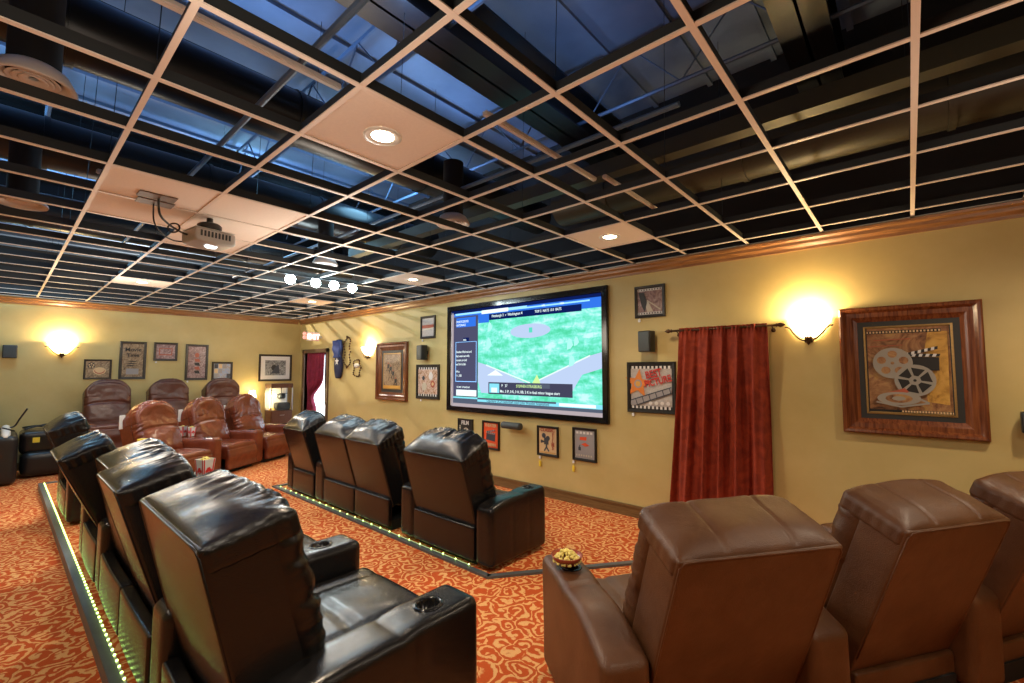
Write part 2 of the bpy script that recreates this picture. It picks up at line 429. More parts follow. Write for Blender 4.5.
bm = nb(); box(bm, -6, XR, 3.25, 3.37, 3.3, 3.42); struct(obj('roof_beam', bm, 'duct_olive'))
for y in (-1.6, .2, 2.0, 3.7):       # open web joists
    bm = nb(); tube(bm, [(XL, y, 4.62), (XR, y, 4.62)], .022, 6); tube(bm, [(XL, y, 4.12), (XR, y, 4.12)], .018, 6)
    x = XL; pts = []; k = 0
    while x < XR: pts.append((x, y, 4.62 if k % 2 else 4.12)); x += .45; k += 1
    tube(bm, pts, .009, 5); struct(obj('roof_joist', bm, 'joist_blue'))
for k, (x0, x1, y, z) in enumerate(((-7.5, .5, .95, 3.25), (-9, -1, 2.7, 3.32), (-10.5, -3, -.5, 3.22))):
    bm = nb(); tube(bm, [(x0, y, z), (x1, y, z)], .018, 8); struct(obj('roof_pipe', bm, 'joist_blue'))
for (x, y0, y1, z) in ((-2.15, -.6, 1.1, 3.12), (-1.75, 1.75, 2.95, 3.12), (-5.0, 1.7, 2.9, 3.15), (-1.7, 3.0, 4.0, 3.15), (-4.35, .4, 1.5, 3.1)):
    bm = nb(); box(bm, x-.018, x+.018, y0, y1, z, z+.03, .006)
    tag(obj('conduit', bm, 'diffuser_tan'), 'pale straight conduit lying just above the ceiling grid', 'conduit', 'pale conduits above the grid')
bm = nb()
for i in range(-3, 15, 2):
    for j in range(-4, 8, 2):
        tube(bm, [(GX(i), GY(j), ZC+.08), (GX(i)+.03*nz(i, j, 1, 3.3), GY(j)+.05, 4.6)], .0022, 4)
struct(obj('ceiling_hanger_wires', bm, 'dark_steel'))
V = [(-3.011, 0.045), (-5.288, 0.064), (-3.074, 2.678), (-5.476, 2.658)]
def vent(x, y, label, r=.15):
    t = thing('ceiling_vent', label, 'vent', (x, y, ZC+.10), group='round vents above the grid')
    bm = nb(); lathe(bm, [(r*.62, .02), (r*.75, -.01), (r, -.03), (r*1.02, -.02), (r*.8, .04), (r*.6, .06)], 32); obj('outer_ring', bm, 'diffuser_tan', t, True)
    for k, rr in enumerate((.52, .38, .24)):
        bm = nb(); lathe(bm, [(r*rr-.018, .012-.004*k), (r*rr+.01, -.008), (r*rr+.016, -.004), (r*rr-.01, .02)], 28); obj('louver_ring', bm, 'diffuser_tan', t, True)
    bm = nb(); lathe(bm, [(r*.61, .02), (r*.61, .55)], 24); lathe(bm, [(.01, .05), (r*.6, .05)], 24); obj('duct_collar', bm, 'black_matte', t, True)
vent(V[0][0], V[0][1], 'large round tan ceiling vent, nearest the camera'); vent(V[1][0], V[1][1], 'round ceiling vent beside the projector tiles, second from camera')
vent(V[2][0], V[2][1], 'round ceiling vent beyond the brightest light tile'); vent(V[3][0], V[3][1], 'round ceiling vent beside the row of cool lamps')
# four cool bright lamps on a track
t = thing('track_light', 'track of four glaring cool-white lamps beneath the open ceiling', 'track light', (-5.94, 2.86, ZC))
bm = nb(); box(bm, -.02, .02, -.6, .6, -.025, .0); obj('track', bm, 'dark_steel', t)
for k, yy in enumerate((-.43, -.10, .16, .43)):
    bm = nb(); bmesh.ops.create_uvsphere(bm, u_segments=16, v_segments=10, radius=.062, matrix=Matrix.Translation((0, yy, -.082))); obj('bulb', bm, 'lamp_cool', t, True)
    bm = nb(); lathe(bm, [(.03, -.045), (.035, -.03), (.02, -.02), (.012, -.02)], 20, (0, yy, 0)); obj('lamp_housing', bm, 'steel', t, True)
def light(kind, loc, e, col, size=.1, rot=None, **k):
    l = bpy.data.lights.new('lamp', kind); l.energy = e; l.color = col
    if kind == 'AREA': l.shape = 'RECTANGLE'; l.size = size[0]; l.size_y = size[1]
    else: l.shadow_soft_size = size
    for a, v in k.items(): setattr(l, a, v)
    o = bpy.data.objects.new('lamp', l); C.objects.link(o); o.location = loc
    if rot: o.rotation_euler = rot
    return o
light('POINT', (-5.94, 2.86, 2.7), 22, (.75, .95, 1.), .2)
# cool lights without fixtures, added to tint the plenum, and one lamp that throws the grid's shadow on the screen wall
for p, e in (((-4.45, .9, 3.75), 62), ((-7.4, 2.2, 3.6), 90), ((-2.6, -.6, 3.85), 42), ((-9.8, .8, 3.6), 80), ((-6.7, -1.2, 3.6), 90), ((-2.3, 1.6, 3.8), 11), ((-4.6, 3.4, 3.7), 85), ((-2.0, 3.2, 3.8), 6), ((-12.5, 1, 3.8), 80)):
    light('SPOT', p, e*1.3, (.24, .50, 1.), .12, (PI, 0, 0), spot_size=R(165), spot_blend=.6)
for p, e in (((-7.9, 2.4, 3.9), 60), ((-10.0, .2, 3.9), 75), ((-6.2, -.6, 3.9), 30), ((-5.4, 3.2, 3.95), 34)):
    light('POINT', p, e, (.30, .66, .95), .3)
light('POINT', (-12.7, 2.4, 4.35), 420, (1., .88, .70), .03)

# ------------------------------------------------------------------ projector
t = thing('cable_plate', 'brushed plates in the ceiling tile where projector cables enter', 'cable plate', (-4.02, .70, ZC))
for dx in (0, .16):
    bm = nb(); box(bm, -.065-dx, .065-dx, -.11+dx*.1, .11+dx*.1, -.008, 0, .002); obj('plate', bm, 'plate_brown', t)
t = thing('projector', 'silver-white projector hanging from ceiling tile by a black mount', 'projector', (-4.30, 1.10, ZC-.235*.76), R(8)); t.scale = (.76, .76, .76)
bm = nb(); soft(bm, (-.17, -.2, -.06), (.17, .2, .075), .03, (6, 6, 4), lambda x, y, z: (x, y, z-(.025 if z < 0 else 0)*(1-min(1, abs(y)/.2)))); obj('body', bm, 'silver_plastic', t, True)
bm = nb(); box(bm, -.165, .165, -.195, .195, .076, .082, .003); obj('top_panel', bm, 'white_plastic', t)
bm = nb(); lathe(bm, [(.001, -.092), (.05, -.092), (.06, -.07)], 20, (.05, .0, 0)); obj('lens', bm, 'lens_glass', t, True)
bm = nb()
for k in range(9): box(bm, .1701, .1735, -.15+k*.034, -.132+k*.034, -.01, .05)
obj('vent_slots', bm, 'dark_steel', t)
bm = nb(); lathe(bm, [(.01, .08), (.10, .08), (.115, .1), (.115, .155), (.09, .175), (.03, .18), (.03, .235), (.01, .235)], 24); obj('ceiling_mount', bm, 'black_plastic', t, True)
bm = nb(); box(bm, -.06, .06, -.16, -.02, -.03, .035, .01); obj('connector_cover', bm, 'white_plastic', t)
def cubic(P, n=24):
    out = []
    for k in range(len(P)-1):
        p0, p1, p2, p3 = [Vector(P[max(0, min(len(P)-1, k+q))]) for q in (-1, 0, 1, 2)]
        for s in range(n):
            u = s/n; out.append(.5*((2*p1)+(p2-p0)*u+(2*p0-5*p1+4*p2-p3)*u*u+(3*p1-p0-3*p2+p3)*u**3))
    out.append(Vector(P[-1])); return out
bm = nb(); tube(bm, cubic([(-4.04, .71, ZC-.01), (-4.08, .73, 2.82), (-4.16, .80, 2.78), (-4.25, .90, 2.76), (-4.31, .965, 2.765)], 10), .008, 8)
tube(bm, cubic([(-4.20+.035*math.cos(a), .84+.03*math.cos(a), 2.77+.035*math.sin(a)) for a in [k*.7 for k in range(19)]], 4), .006, 6)
tag(obj('projector_cable', bm, 'black_plastic', smooth=True), 'thick black cable with a coil running from plate to projector', 'cable')
bm = nb(); tube(bm, cubic([(-4.2, .71, ZC-.01), (-4.26, .73, 2.80), (-4.34, .80, 2.74), (-4.40, .88, 2.72), (-4.42, .965, 2.73)], 10), .0055, 8)
tag(obj('projector_cable', bm, 'black_plastic', smooth=True), 'thinner black cable sagging lower beside the coiled one', 'cable')

# ------------------------------------------------------------------ recliners
def arm_mesh(cx, w, top, style, D=.84):
    bm = nb(); h = w/2
    def f(x, y, z):
        k = max(0., min(1., (z-.25)/(top-.25)))
        rear = max(0., 1-y/.34)
        z2 = z-k*(.05*rear**2 if style != 'brown' else .10*rear**1.5)
        fr = max(0., min(1., (y-.48)/.1))
        z2 += k*.012*fr
        xx = x*(1+.02*math.sin(z*7))
        if abs(x) > h*.9 and style == 'black':
            for s in (.30, .56): xx -= math.copysign(.004*math.exp(-((y-s)/.012)**2), x)
        if k > .9:
            z2 -= .007*math.exp(-((y-.48)/.014)**2)
            z2 += .004*nz(x*6, y*6, cx)
        if style == 'brown': y += .05*k*max(0, (y-.6)/.26)
        return (cx+xx, y, z2)
    soft(bm, (-h, 0, .03), (h, D, top), .045 if style != 'red' else .06, (4, 34, 8), f)
    return bm
def cup_cut(o, cx, cy, r, top):
    bm = nb(); lathe(bm, [(0, top-.075), (r, top-.075), (r, top+.1), (0, top+.1)], 28, (cx, cy, 0))
    bmesh.ops.recalc_face_normals(bm, faces=bm.faces); me = bpy.data.meshes.new('cut'); bm.to_mesh(me); bm.free()
    c = bpy.data.objects.new('cut', me); C.objects.link(c)
    par = o.parent; o.parent = None
    md = o.modifiers.new('b', 'BOOLEAN'); md.operation = 'DIFFERENCE'; md.object = c; md.solver = 'EXACT'
    bpy.context.view_layer.update(); dg = bpy.context.evaluated_depsgraph_get()
    new = bpy.data.meshes.new_from_object(o.evaluated_get(dg)); o.modifiers.clear(); o.data = new; o.parent = par
    bpy.data.objects.remove(c)
CUPY = .66
STY = dict(
  black=dict(m='black_leather', Hs=.67, Ht=.76, tilt=24, top=.57, seat=.44, drop=.13, puff=.015, gat=.009, ex=4.4, rw=1.0),
  brown=dict(m='brown_leather', Hs=.74, Ht=.765, tilt=21, top=.60, seat=.46, drop=.05, puff=.02, gat=.005, ex=5.0, rw=1.0),
  red=dict(m='red_leather', Hs=.66, Ht=.87, tilt=17, top=.60, seat=.46, drop=.10, puff=.06, gat=.012, ex=3.0, rw=1.0),
  tall=dict(m='wine_leather', Hs=.66, Ht=.86, tilt=8, top=.60, seat=.46, drop=.10, puff=.03, gat=.003, ex=3.2, rw=1.0))
def recliner(label, loc, rot, W, style, arms, group, tilt=None, seed=1, Hs=None, Ht=None, bw=None, hy=.15, sy=1., name='recliner'):
    S = STY[style]; M_ = S['m']; th = R(tilt if tilt is not None else S['tilt']); hw = W/2
    t = thing(name, label, 'recliner', loc, rot, group)
    Hs, Ht, top, seat = Hs or S['Hs'], Ht or S['Ht'], S['top'], S['seat']; hs_ = hw; zp = .335 if style != 'brown' else .20; wl = -.04 if style != 'brown' else -.13
    y0, z0 = hy, .30
    t.scale = (1, sy, 1)
    ct, st = math.cos(th), math.sin(th)
    T = lambda x, d, w: (x, y0+d*ct-w*st, z0+d*st+w*ct)
    # base and lower panels
    bm = nb(); box(bm, -hw+.03, hw-.03, .07, .80, 0, .10); obj('base', bm, 'black_matte', t)
    ry = .0 if style != 'brown' else .085
    bm = nb(); soft(bm, (-hw+.008, ry, .05), (hw-.008, ry+.06, zp), .015, (8, 2, 5), lambda x, y, z: (x, y-.006*math.cos(x/hw*1.5), z)); obj('rear_panel', bm, M_, t, True)
    def fs(x, y, z):
        k = max(0., (z-.3)/(seat-.3))
        crown_ = .022*(1-(x/hw)**2)*(1-((y-.45)/.42)**4)
        g1 = .014*(math.exp(-((abs(x)-hw*.62)/.016)**2)+math.exp(-((y-.50)/.018)**2)*(abs(x) < hw*.62))
        return (x, y, z+k*(crown_-g1*(k > .85)+.005*nz(x*7, y*7, seed)))
    bm = nb(); soft(bm, (-hw+.006, .12, .22), (hw-.006, .86, seat), .05, (26, 26, 4), fs); obj('seat', bm, M_, t, True)
    bm = nb(); soft(bm, (-hw+.008, .80, .06), (hw-.008, .885, seat-.07), .03, (12, 3, 8), lambda x, y, z: (x, y+.012*math.sin(z*30)*(y > .84), z)); obj('footrest', bm, M_, t, True)
    # back shell
    hw = (bw or W)/2
    def fb(x, d, w):
        s = 1-.02*max(0, w-.3)
        if d < 0: d -= .010*(1-(x/hw)**2)*math.sin(max(0, min(1, w/Hs))*PI)
        return T(x*s, d, w)
    bm = nb(); soft(bm, (-hw+.004, -.075, wl), (hw-.004, .13, Hs), .014, (14, 6, 14), fb); obj('backrest', bm, M_, t, True)
    # front cushion with an arched top
    def arch(x, w, w0, wt, drop): return w-drop*min(1., abs(x)/hw)**S['ex']*max(0., (w-w0)/(wt-w0))
    def fc(x, d, w):
        k = w/Ht
        w2 = arch(x, w, Ht*.35, Ht, (Ht-Hs)*.92)
        if d > .14:
            d += S['puff']*(1-(x/hw)**2)*(.6+.6*math.sin(k*PI*2.3))
            d -= .02*math.exp(-((w-Ht*.55)/.02)**2)
            d += .014*nz(x*5+seed, w*5, seed*3.1)+.007*nz(x*13, w*13, seed)
        ed = max(0., abs(x)/hw-.55)/.45
        g_ = (1-2.6*abs(nz(w*17+seed, x*4, seed*1.3)))*S['gat']*1.4*ed
        return T(x+math.copysign(g_*.7, x)+math.copysign(.012*math.sin(k*PI), x), d+g_*.8, w2)
    bm = nb(); soft(bm, (-hw+.008, .09, .05), (hw-.008, .25/sy**1.6, Ht-.015), .075, (30, 8, 44), fc, 4); obj('back_cushion', bm, M_, t, True)
    # head roll over the shell's top edge
    r_lo = Hs-.10
    dl = -.0755
    def fh(x, d, w):
        sl = max(0., min(1., (d+.075)/(.17 if style != 'brown' else .12))); sl = math.sin(sl*PI/2)
        a = min(1., abs(x)/hw)
        top_ = Hs+.004+(Ht-Hs)*sl*(1-.92*a**S['ex'])+.012*(1-a*a)*sl
        w = r_lo+(w-r_lo)/(Ht-r_lo)*(top_-r_lo)
        w2 = w
        fr = max(0., min(1., (d-.04)/.14))
        g_ = (1-2.6*abs(nz(x*19+seed, d*3.5, seed*2.7)))*S['gat']*1.5*fr+.010*nz(x*7+seed, d*9, w*7)*sl
        if style == 'brown':
            g_ = .008*nz(x*6+seed, d*7, w*5)*sl-.007*(math.exp(-((abs(x)-hw*.42)/.009)**2))*(w > Hs+.01)
            e_ = max(0., a-.80)/.20; g_ -= .035*e_*(.5+nz(x*3, d*16, seed))*max(0., min(1., (w-Hs)/.05))
        side = math.copysign(.010*math.sin(d*60+seed)*max(0., a-.8)*5*(S['gat']/.009), x)
        xs = 1-.0*a
        return T(x*xs+side*.5, d+g_*.4*(d > .05), w2+g_*max(0., min(1., (w-r_lo)/.06)))
    bm = nb(); soft(bm, (-hw+.003, dl, r_lo), (hw-.003, .25/sy**1.6, Ht), .035, (60, 22, 8), fh, 4); obj('headrest', bm, M_, t, True)
    if style in ('black', 'brown'):
        bm = nb(); a_ = hw-.012
        pts = [(-a_, w) for w in (0, .15, .3, .45, Hs-.03)]+[(-a_+.015, Hs-.008)]+[(k*a_/6, Hs-.004) for k in range(-5, 6)]+[(a_-.015, Hs-.008)]+[(a_, w) for w in (Hs-.03, .45, .3, .15, 0)]
        tube(bm, [T(x*(1-.02*max(0, w-.3)), -.074-.010*(1-(x/hw)**2)*math.sin(max(0, min(1, w/Hs))*PI), w) for x, w in pts], .0045, 6)
        obj('piping', bm, M_, t, True)
    if style in ('red',):
        bm = nb(); p = T(hw*.92, .03, Ht-.19)
        box(bm, p[0]-.01, p[0]+.075, p[1]-.01, p[1]+.0, p[2]-.13, p[2]+.07, .004); 
        tg = obj('hang_tag', bm, 'paper_white', t); tg['label'] = 'white paper tag hanging from the backrest corner'
        bm = nb(); box(bm, p[0]+.003, p[0]+.05, p[1]-.013, p[1]-.01, p[2]-.10, p[2]+.02); obj('tag_print', bm, 'blue_cloth', tg)
    hw = hs_
    for (side, w) in arms:
        cx = (hw+w/2+.003)*side
        a = obj('armrest', arm_mesh(cx, w, top, style), M_, t, True)
        if style != 'tall':
            cup_cut(a, cx, CUPY, .046, top+.012)
            bm = nb(); lathe(bm, [(.001, top-.058), (.042, top-.058), (.044, top+.010), (.050, top+.017), (.060, top+.015), (.062, top+.006)], 28, (cx, CUPY, 0))
            c = obj('cup_holder', bm, 'gloss_black', a, True)
            a.data.polygons.foreach_set('use_smooth', [True]*len(a.data.polygons)); a.data.set_sharp_from_angle(angle=R(50))
    return t
G1 = 'black recliners in the row along the screen'; y1 = 2.75
recliner('black leather recliner right of a wide arm, nearest the camera in the screen-side row', (-3.28, y1, 0), 0, .86, 'black', ((1, .20), (-1, .22)), G1, 18, 1, hy=.12, sy=.90)
recliner('black leather recliner joined on its left to another, second from camera in the screen-side row', (-4.47, y1, 0), 0, .69, 'black', (), G1, 18, 2, hy=.12, sy=.90)
recliner('black leather recliner of the joined pair, nearer the doorway, in the screen-side row', (-5.19, y1, 0), 0, .73, 'black', ((-1, .24),), G1, 18, 3, hy=.12, sy=.90)
recliner('black leather recliner at the doorway end of the screen-side row', (-6.13, y1, 0), 0, .62, 'black', ((-1, .2),), G1, 20, 4, hy=.12, sy=.90)
G2 = 'black recliners in the left row with LED edging'; y2 = .53; zr = .08
recliner('large shiny black leather recliner in the left foreground, its seat and both cup holders visible', (-2.125, y2, zr), 0, .76, 'black', ((1, .24), (-1, .23)), G2, 12, 5, .77, .80, .90, sy=1.15)
recliner('black leather recliner directly behind the foreground one, deeply reclined', (-3.14, y2, zr), 0, .74, 'black', (), G2, 15, 6, .77, .80, .64, sy=1.15)
recliner('black leather recliner, third from camera in the left row, only its headrest clear', (-3.89, y2, zr), 0, .76, 'black', ((-1, .22),), G2, 10, 7, .72, .775, sy=1.15)
recliner('black leather recliner, fourth from camera in the left row, pale piping on its back', (-4.88, y2, zr), 0, .73, 'black', ((-1, .22),), G2, 22, 8, .74, .77, .68, sy=1.15)
recliner('black leather recliner at far end of left row beside the reddish recliners', (-7.1, y2, zr), 0, .74, 'black', ((-1, .22), (1, .22)), G2, 18, 9, .72, .79, sy=1.15)
G3 = 'brown recliners in the right foreground'
recliner('brown leather recliner with the popcorn bowl on its arm', (-.60, 2.12, 0), R(54), .77, 'brown', ((-1, .22), (1, .22)), G3, seed=10)
recliner('brown leather recliner in the middle of the right foreground row', (.0, 3.07, 0), R(57), .70, 'brown', ((1, .24),), G3, 21, seed=11)
recliner('brown leather recliner cut by the right edge below the large reel picture', (.50, 3.82, 0), R(59), .70, 'brown', ((1, .24),), G3, 22, seed=12)
G4 = 'reddish brown recliners in the curved far row'
rr = R(-57)
recliner('reddish brown recliner nearest the black left row, behind the large popcorn box', (-8.72, 1.52, 0), rr, .68, 'red', ((1, .22), (-1, .22)), G4, seed=13)
recliner('reddish brown recliner in the middle of its row, popcorn boxes on its arm', (-9.25, 2.33, 0), rr, .68, 'red', ((-1, .22),), G4, seed=14)
recliner('reddish brown recliner with open right arm below the glowing little lamp', (-9.74, 3.10, 0), rr, .68, 'red', ((-1, .22),), G4, seed=15)
G5 = 'dark brown recliners raised against the far wall'
for k, (yy, lb) in enumerate(((1.3, 'dark brown recliner against the far wall beneath the leftmost small picture'), (2.17, 'dark brown recliner against the far wall, middle one of the raised back row'), (3.06, 'dark brown recliner against the far wall beneath the small blue picture'))):
    recliner(lb, (-10.85, yy, .32), R(-90), .62, 'tall', ((1, .18),) if k else ((1, .2), (-1, .17)), G5, seed=16+k)

# risers and edge strips
bm = nb(); box(bm, XL+.03, -10.08, .85, 3.75, 0, .32); tag(obj('seating_riser', bm, 'carpet'), 'carpeted riser under the dark brown recliners at far wall', 'platform')
bm = nb(); box(bm, -9.19, -.9, .512, 1.7, 0, .08); tag(obj('seating_riser', bm, 'carpet'), 'low carpeted riser under the left row of black recliners', 'platform')
def strip(pts, w, h, z, label):
    bm = nb()
    for a, b2 in zip(pts, pts[1:]):
        A, B = Vector(a), Vector(b2); d = (B-A).normalized(); nrm = Vector((-d.y, d.x))*w
        q = [A, B, B+nrm, A+nrm]
        lo = [bm.verts.new((*p, z)) for p in q]; hi = [bm.verts.new((*p, z+h)) for p in q]
        bm.faces.new(lo); bm.faces.new(hi)
        for k in range(4): bm.faces.new((lo[k], lo[(k+1) % 4], hi[(k+1) % 4], hi[k]))
    return tag(obj('edge_strip', bm, 'trim_grey'), label, 'floor trim')
strip([(-9.3, .45), (-.9, .45)], .06, .085, 0, 'grey edge board along the back of the left black row')
bm = nb(); box(bm, -9.3, -9.2, .512, 1.7, 0, .085); tag(obj('edge_strip', bm, 'trim_grey'), 'grey end board of left riser at its far end', 'floor trim')
strip([(-6.95, 2.68), (-2.62, 2.68)], .05, .02, 0, 'dark grey floor strip behind the screen-side black recliners')
strip([(-2.62, 2.68), (-1.60, 4.05)], .05, .02, 0, 'grey floor strip angling across carpet toward red curtain')
strip([(-6.95, 3.3), (-6.95, 2.68)], .05, .02, 0, 'short grey floor strip at doorway end of screen-side row')
def leds(x0, x1, y, z, n, label):
    bm = nb()
    for k in range(n):
        x = x0+(x1-x0)*k/(n-1); bmesh.ops.create_uvsphere(bm, u_segments=6, v_segments=4, radius=.007, matrix=Matrix.Translation((x, y, z+.006)))
    t = thing('led_strip', label, 'light strip', (0, 0, 0))
    o = obj('bead', bm, 'led_bead', t); o['kind'] = 'stuff'
    bm = nb(); box(bm, x0-.02, x1+.02, y-.006, y+.006, z-.003, z+.003); obj('ribbon', bm, 'silver_plastic', t)
leds(-9.2, -1.2, .505, .086, 110, 'row of tiny green-yellow lights along the left riser')
leds(-6.8, -2.9, 2.737, .018, 24, 'row of tiny green-yellow lights behind screen-side recliners')
for x in (-5.6, -4.4, -3.4): light('AREA', (x, 2.735, .03), .10, (.55, 1., .25), (1.0, .02), (R(60), 0, 0))

# ------------------------------------------------------------------ popcorn, cups
def kernels(bm, c, r, n, h):
    n = int(n*2.2)
    for k in range(n):
        a = random.random()*2*PI; q = r*math.sqrt(random.random()); z = h*(1-(q/r)**2)*random.uniform(.75, 1.05)
        bmesh.ops.create_icosphere(bm, subdivisions=1, radius=random.uniform(.0055, .0095), matrix=Matrix.Translation((c[0]+q*math.cos(a), c[1]+q*math.sin(a), c[2]+z)))
def popcorn_pile(loc, r, n, h, label):
    bm = nb(); kernels(bm, (0, 0, 0), r, n, h); tag(obj('popcorn', bm, 'popcorn', smooth=True, loc=loc), label, 'popcorn', kind='stuff')
def bowl(loc, r, label, mat='bowl_red'):
    t_ = r; bm = nb(); lathe(bm, [(.001, 0), (r*.5, 0), (r*.55, .006), (r*.85, .028), (r, .052), (r-.005, .053), (r*.82, .032), (r*.5, .012), (.001, .011)], 28)
    tag(obj('bowl', bm, mat, smooth=True, loc=loc), label, 'bowl')
    popcorn_pile((loc[0], loc[1], loc[2]+.02), r*.86, 110, .055, 'yellow popcorn heaped in '+label)
ex, fx = Vector((math.cos(R(54)), math.sin(R(54)))), Vector((-math.sin(R(54)), math.cos(R(54))))
p = Vector((-.628, 2.082))-ex*(.36+.113)+fx*CUPY
bowl((p.x, p.y, .629), .086, 'the small red-brown bowl on the brown recliner arm')
def popbox(loc, rot, h, label, fill=True, grp=None):
    t = thing('popcorn_box', label, 'popcorn box', loc, rot, grp)
    a, b2 = h*.22, h*.31; bm = nb()
    vs = []
    for (s, z) in ((a, 0), (b2, h), (b2-.003, h), (a-.003, .004)):
        vs.append([bm.verts.new((x*s, y*s, z)) for x, y in ((-1, -1), (1, -1), (1, 1), (-1, 1))])
    for A, B in zip(vs, vs[1:]):
        for k in range(4): bm.faces.new((A[k], A[(k+1) % 4], B[(k+1) % 4], B[k]))
    bm.faces.new(vs[-1]); bm.faces.new(vs[0])
    obj('carton', bm, 'paper_white', t)
    for rz in range(4):
        bm = nb()
        for cx, cz, r in ((0, .52, .17), (-.09, .43, .11), (.1, .44, .12), (.02, .34, .08)):
            s = (a+(b2-a)*cz)+.0015
            vsx = [bm.verts.new((cx*h+r*h*.55*math.cos(q*PI/5)*(1+.25*math.sin(q*3)), -s, cz*h+r*h*.7*math.sin(q*PI/5))) for q in range(10)]
            f = bm.faces.new(vsx)
        for x in (-.8, .8):
            s0, s1 = a+.001, b2+.001; bm.faces.new([bm.verts.new(v) for v in ((x*s0-.006, -s0, 0), (x*s0+.006, -s0, 0), (x*s1+.006, -s1, h), (x*s1-.006, -s1, h))])
        obj('red_print', bm, 'box_red', t, rot=(0, 0, rz*PI/2))
    if fill: popcorn_pile((loc[0], loc[1], loc[2]+h*.86), b2*.85, 40, h*.22, 'yellow popcorn filling '+label)
popbox((-5.02, 1.33, .655), R(20), .19, 'the large popcorn box on the black recliner arm')
popbox((-9.00, 2.05, .60), R(35), .16, 'the small popcorn box, nearer one on the reddish arm', grp='popcorn boxes on the reddish arm')
popbox((-8.86, 2.14, .60), R(15), .15, 'the white popcorn box beside another on the reddish arm', grp='popcorn boxes on the reddish arm')
bm = nb(); lathe(bm, [(.001, 0), (.035, 0), (.052, .13), (.050, .13), (.034, .006), (.001, .006)], 20)
t = thing('drink_cup', 'clear cup of yellow drink on the far black recliner arm', 'cup', (-7.585, 1.29, .655)); obj('cup', bm, 'clear_glass', t, True)
bm = nb(); lathe(bm, [(.001, .05), (.0405, .05), (.052, .125), (.001, .125)], 20); obj('yellow_drink', bm, 'cup_yellow', t, True)
bowl((-6.615, 1.29, .66), .07, 'the little pale bowl beside the drink cup', 'white_plastic')
bowl((-10.25, .88, .93), .08, 'the bowl on the arm of leftmost dark recliner', 'bowl_red')

# ------------------------------------------------------------------ wall things
def wallthing(name, label, cat, wall, u, z, group=None, off=0.):
    if wall == 's': return thing(name, label, cat, (u, YD-off, z), 0, group)
    return thing(name, label, cat, (XL+off, u, z), PI/2, group)
class Art:
    def __init__(s): s.bm = nb(); s.m = []; s.k = 0
    def mi(s, m):
        if m not in s.m: s.m.append(m)
        return s.m.index(m)
    def poly(s, pts, m):
        s.k += 1; y = -.0004*s.k
        f = s.bm.faces.new([s.bm.verts.new((x, y, z)) for x, z in pts]); f.material_index = s.mi(m)
    def rect(s, x0, x1, z0, z1, m): s.poly([(x0, z0), (x1, z0), (x1, z1), (x0, z1)], m)
    def disc(s, cx, cz, r, m, n=20, sx=1.): s.poly([(cx+r*sx*math.cos(a*2*PI/n), cz+r*math.sin(a*2*PI/n)) for a in range(n)], m)
    def star(s, cx, cz, r, m, rot=0): s.poly([(cx+(r if k % 2 == 0 else r*.42)*math.sin(rot+k*PI/5), cz+(r if k % 2 == 0 else r*.42)*math.cos(rot+k*PI/5)) for k in range(10)], m)
    def line(s, pts, w, m):
        for (x0, z0), (x1, z1) in zip(pts, pts[1:]):
            d = Vector((x1-x0, z1-z0)); n = Vector((-d.y, d.x)).normalized()*w/2
            s.poly([(x0-n.x, z0-n.y), (x1-n.x, z1-n.y), (x1+n.x, z1+n.y), (x0+n.x, z0+n.y)], m)
    def reel(s, cx, cz, r, m, hole, sx=1.):
        s.disc(cx, cz, r, m, 24, sx)
        for k in range(5): s.disc(cx+sx*r*.58*math.cos(k*PI*.4+.3), cz+r*.58*math.sin(k*PI*.4+.3), r*.24, hole, 10, sx)
        s.disc(cx, cz, r*.10, hole, 8, sx)
    def clapper(s, cx, cz, w, m='ink_black', st='ink_white', rot=0.):
        c_, s_ = math.cos(rot), math.sin(rot)
        Q = lambda x, z: (cx+(x*c_-z*s_)*w, cz+(x*s_+z*c_)*w)
        s.poly([Q(-.5, -.4), Q(.5, -.4), Q(.5, .12), Q(-.5, .12)], m)
        for a, ang in ((.14, 0), (.28, .28)):
            for k in range(5):
                x0 = -.5+k*.2
                q = lambda x, z: Q(-.5+(x+.5)*math.cos(ang)-z*math.sin(ang), .14+(x+.5)*math.sin(ang)+z*math.cos(ang)+(.0 if ang == 0 else .02))
                s.poly([q(x0, 0), q(x0+.1, 0), q(x0+.14, .11), q(x0+.04, .11)], st); s.poly([q(x0+.1, 0), q(x0+.2, 0), q(x0+.24, .11), q(x0+.14, .11)], m)
    def holes(s, x0, x1, z, n, sz, m='ink_white'):
        for k in range(n):
            x = x0+(x1-x0)*(k+.5)/n; s.rect(x-sz/2, x+sz/2, z-sz*.6, z+sz*.6, m)
    def done(s, parent, y, name='print'):
        me = bpy.data.meshes.new(name); s.bm.to_mesh(me); s.bm.free()
        return link(name, me, s.m, parent, (0, y, 0))
def ring(bm, w, h, prof, mi=None):
    # prof: (inset, depth) from the outer edge inwards; mitred frame
    rings = [[bm.verts.new((sx*(w/2-i), -d, sz*(h/2-i))) for sx, sz in ((-1, -1), (1, -1), (1, 1), (-1, 1))] for i, d in prof]
    for q, (A, B) in enumerate(zip(rings, rings[1:])):
        for k in range(4):
            f = bm.faces.new((A[k], A[(k+1) % 4], B[(k+1) % 4], B[k]))
            if mi: f.material_index = mi[q]
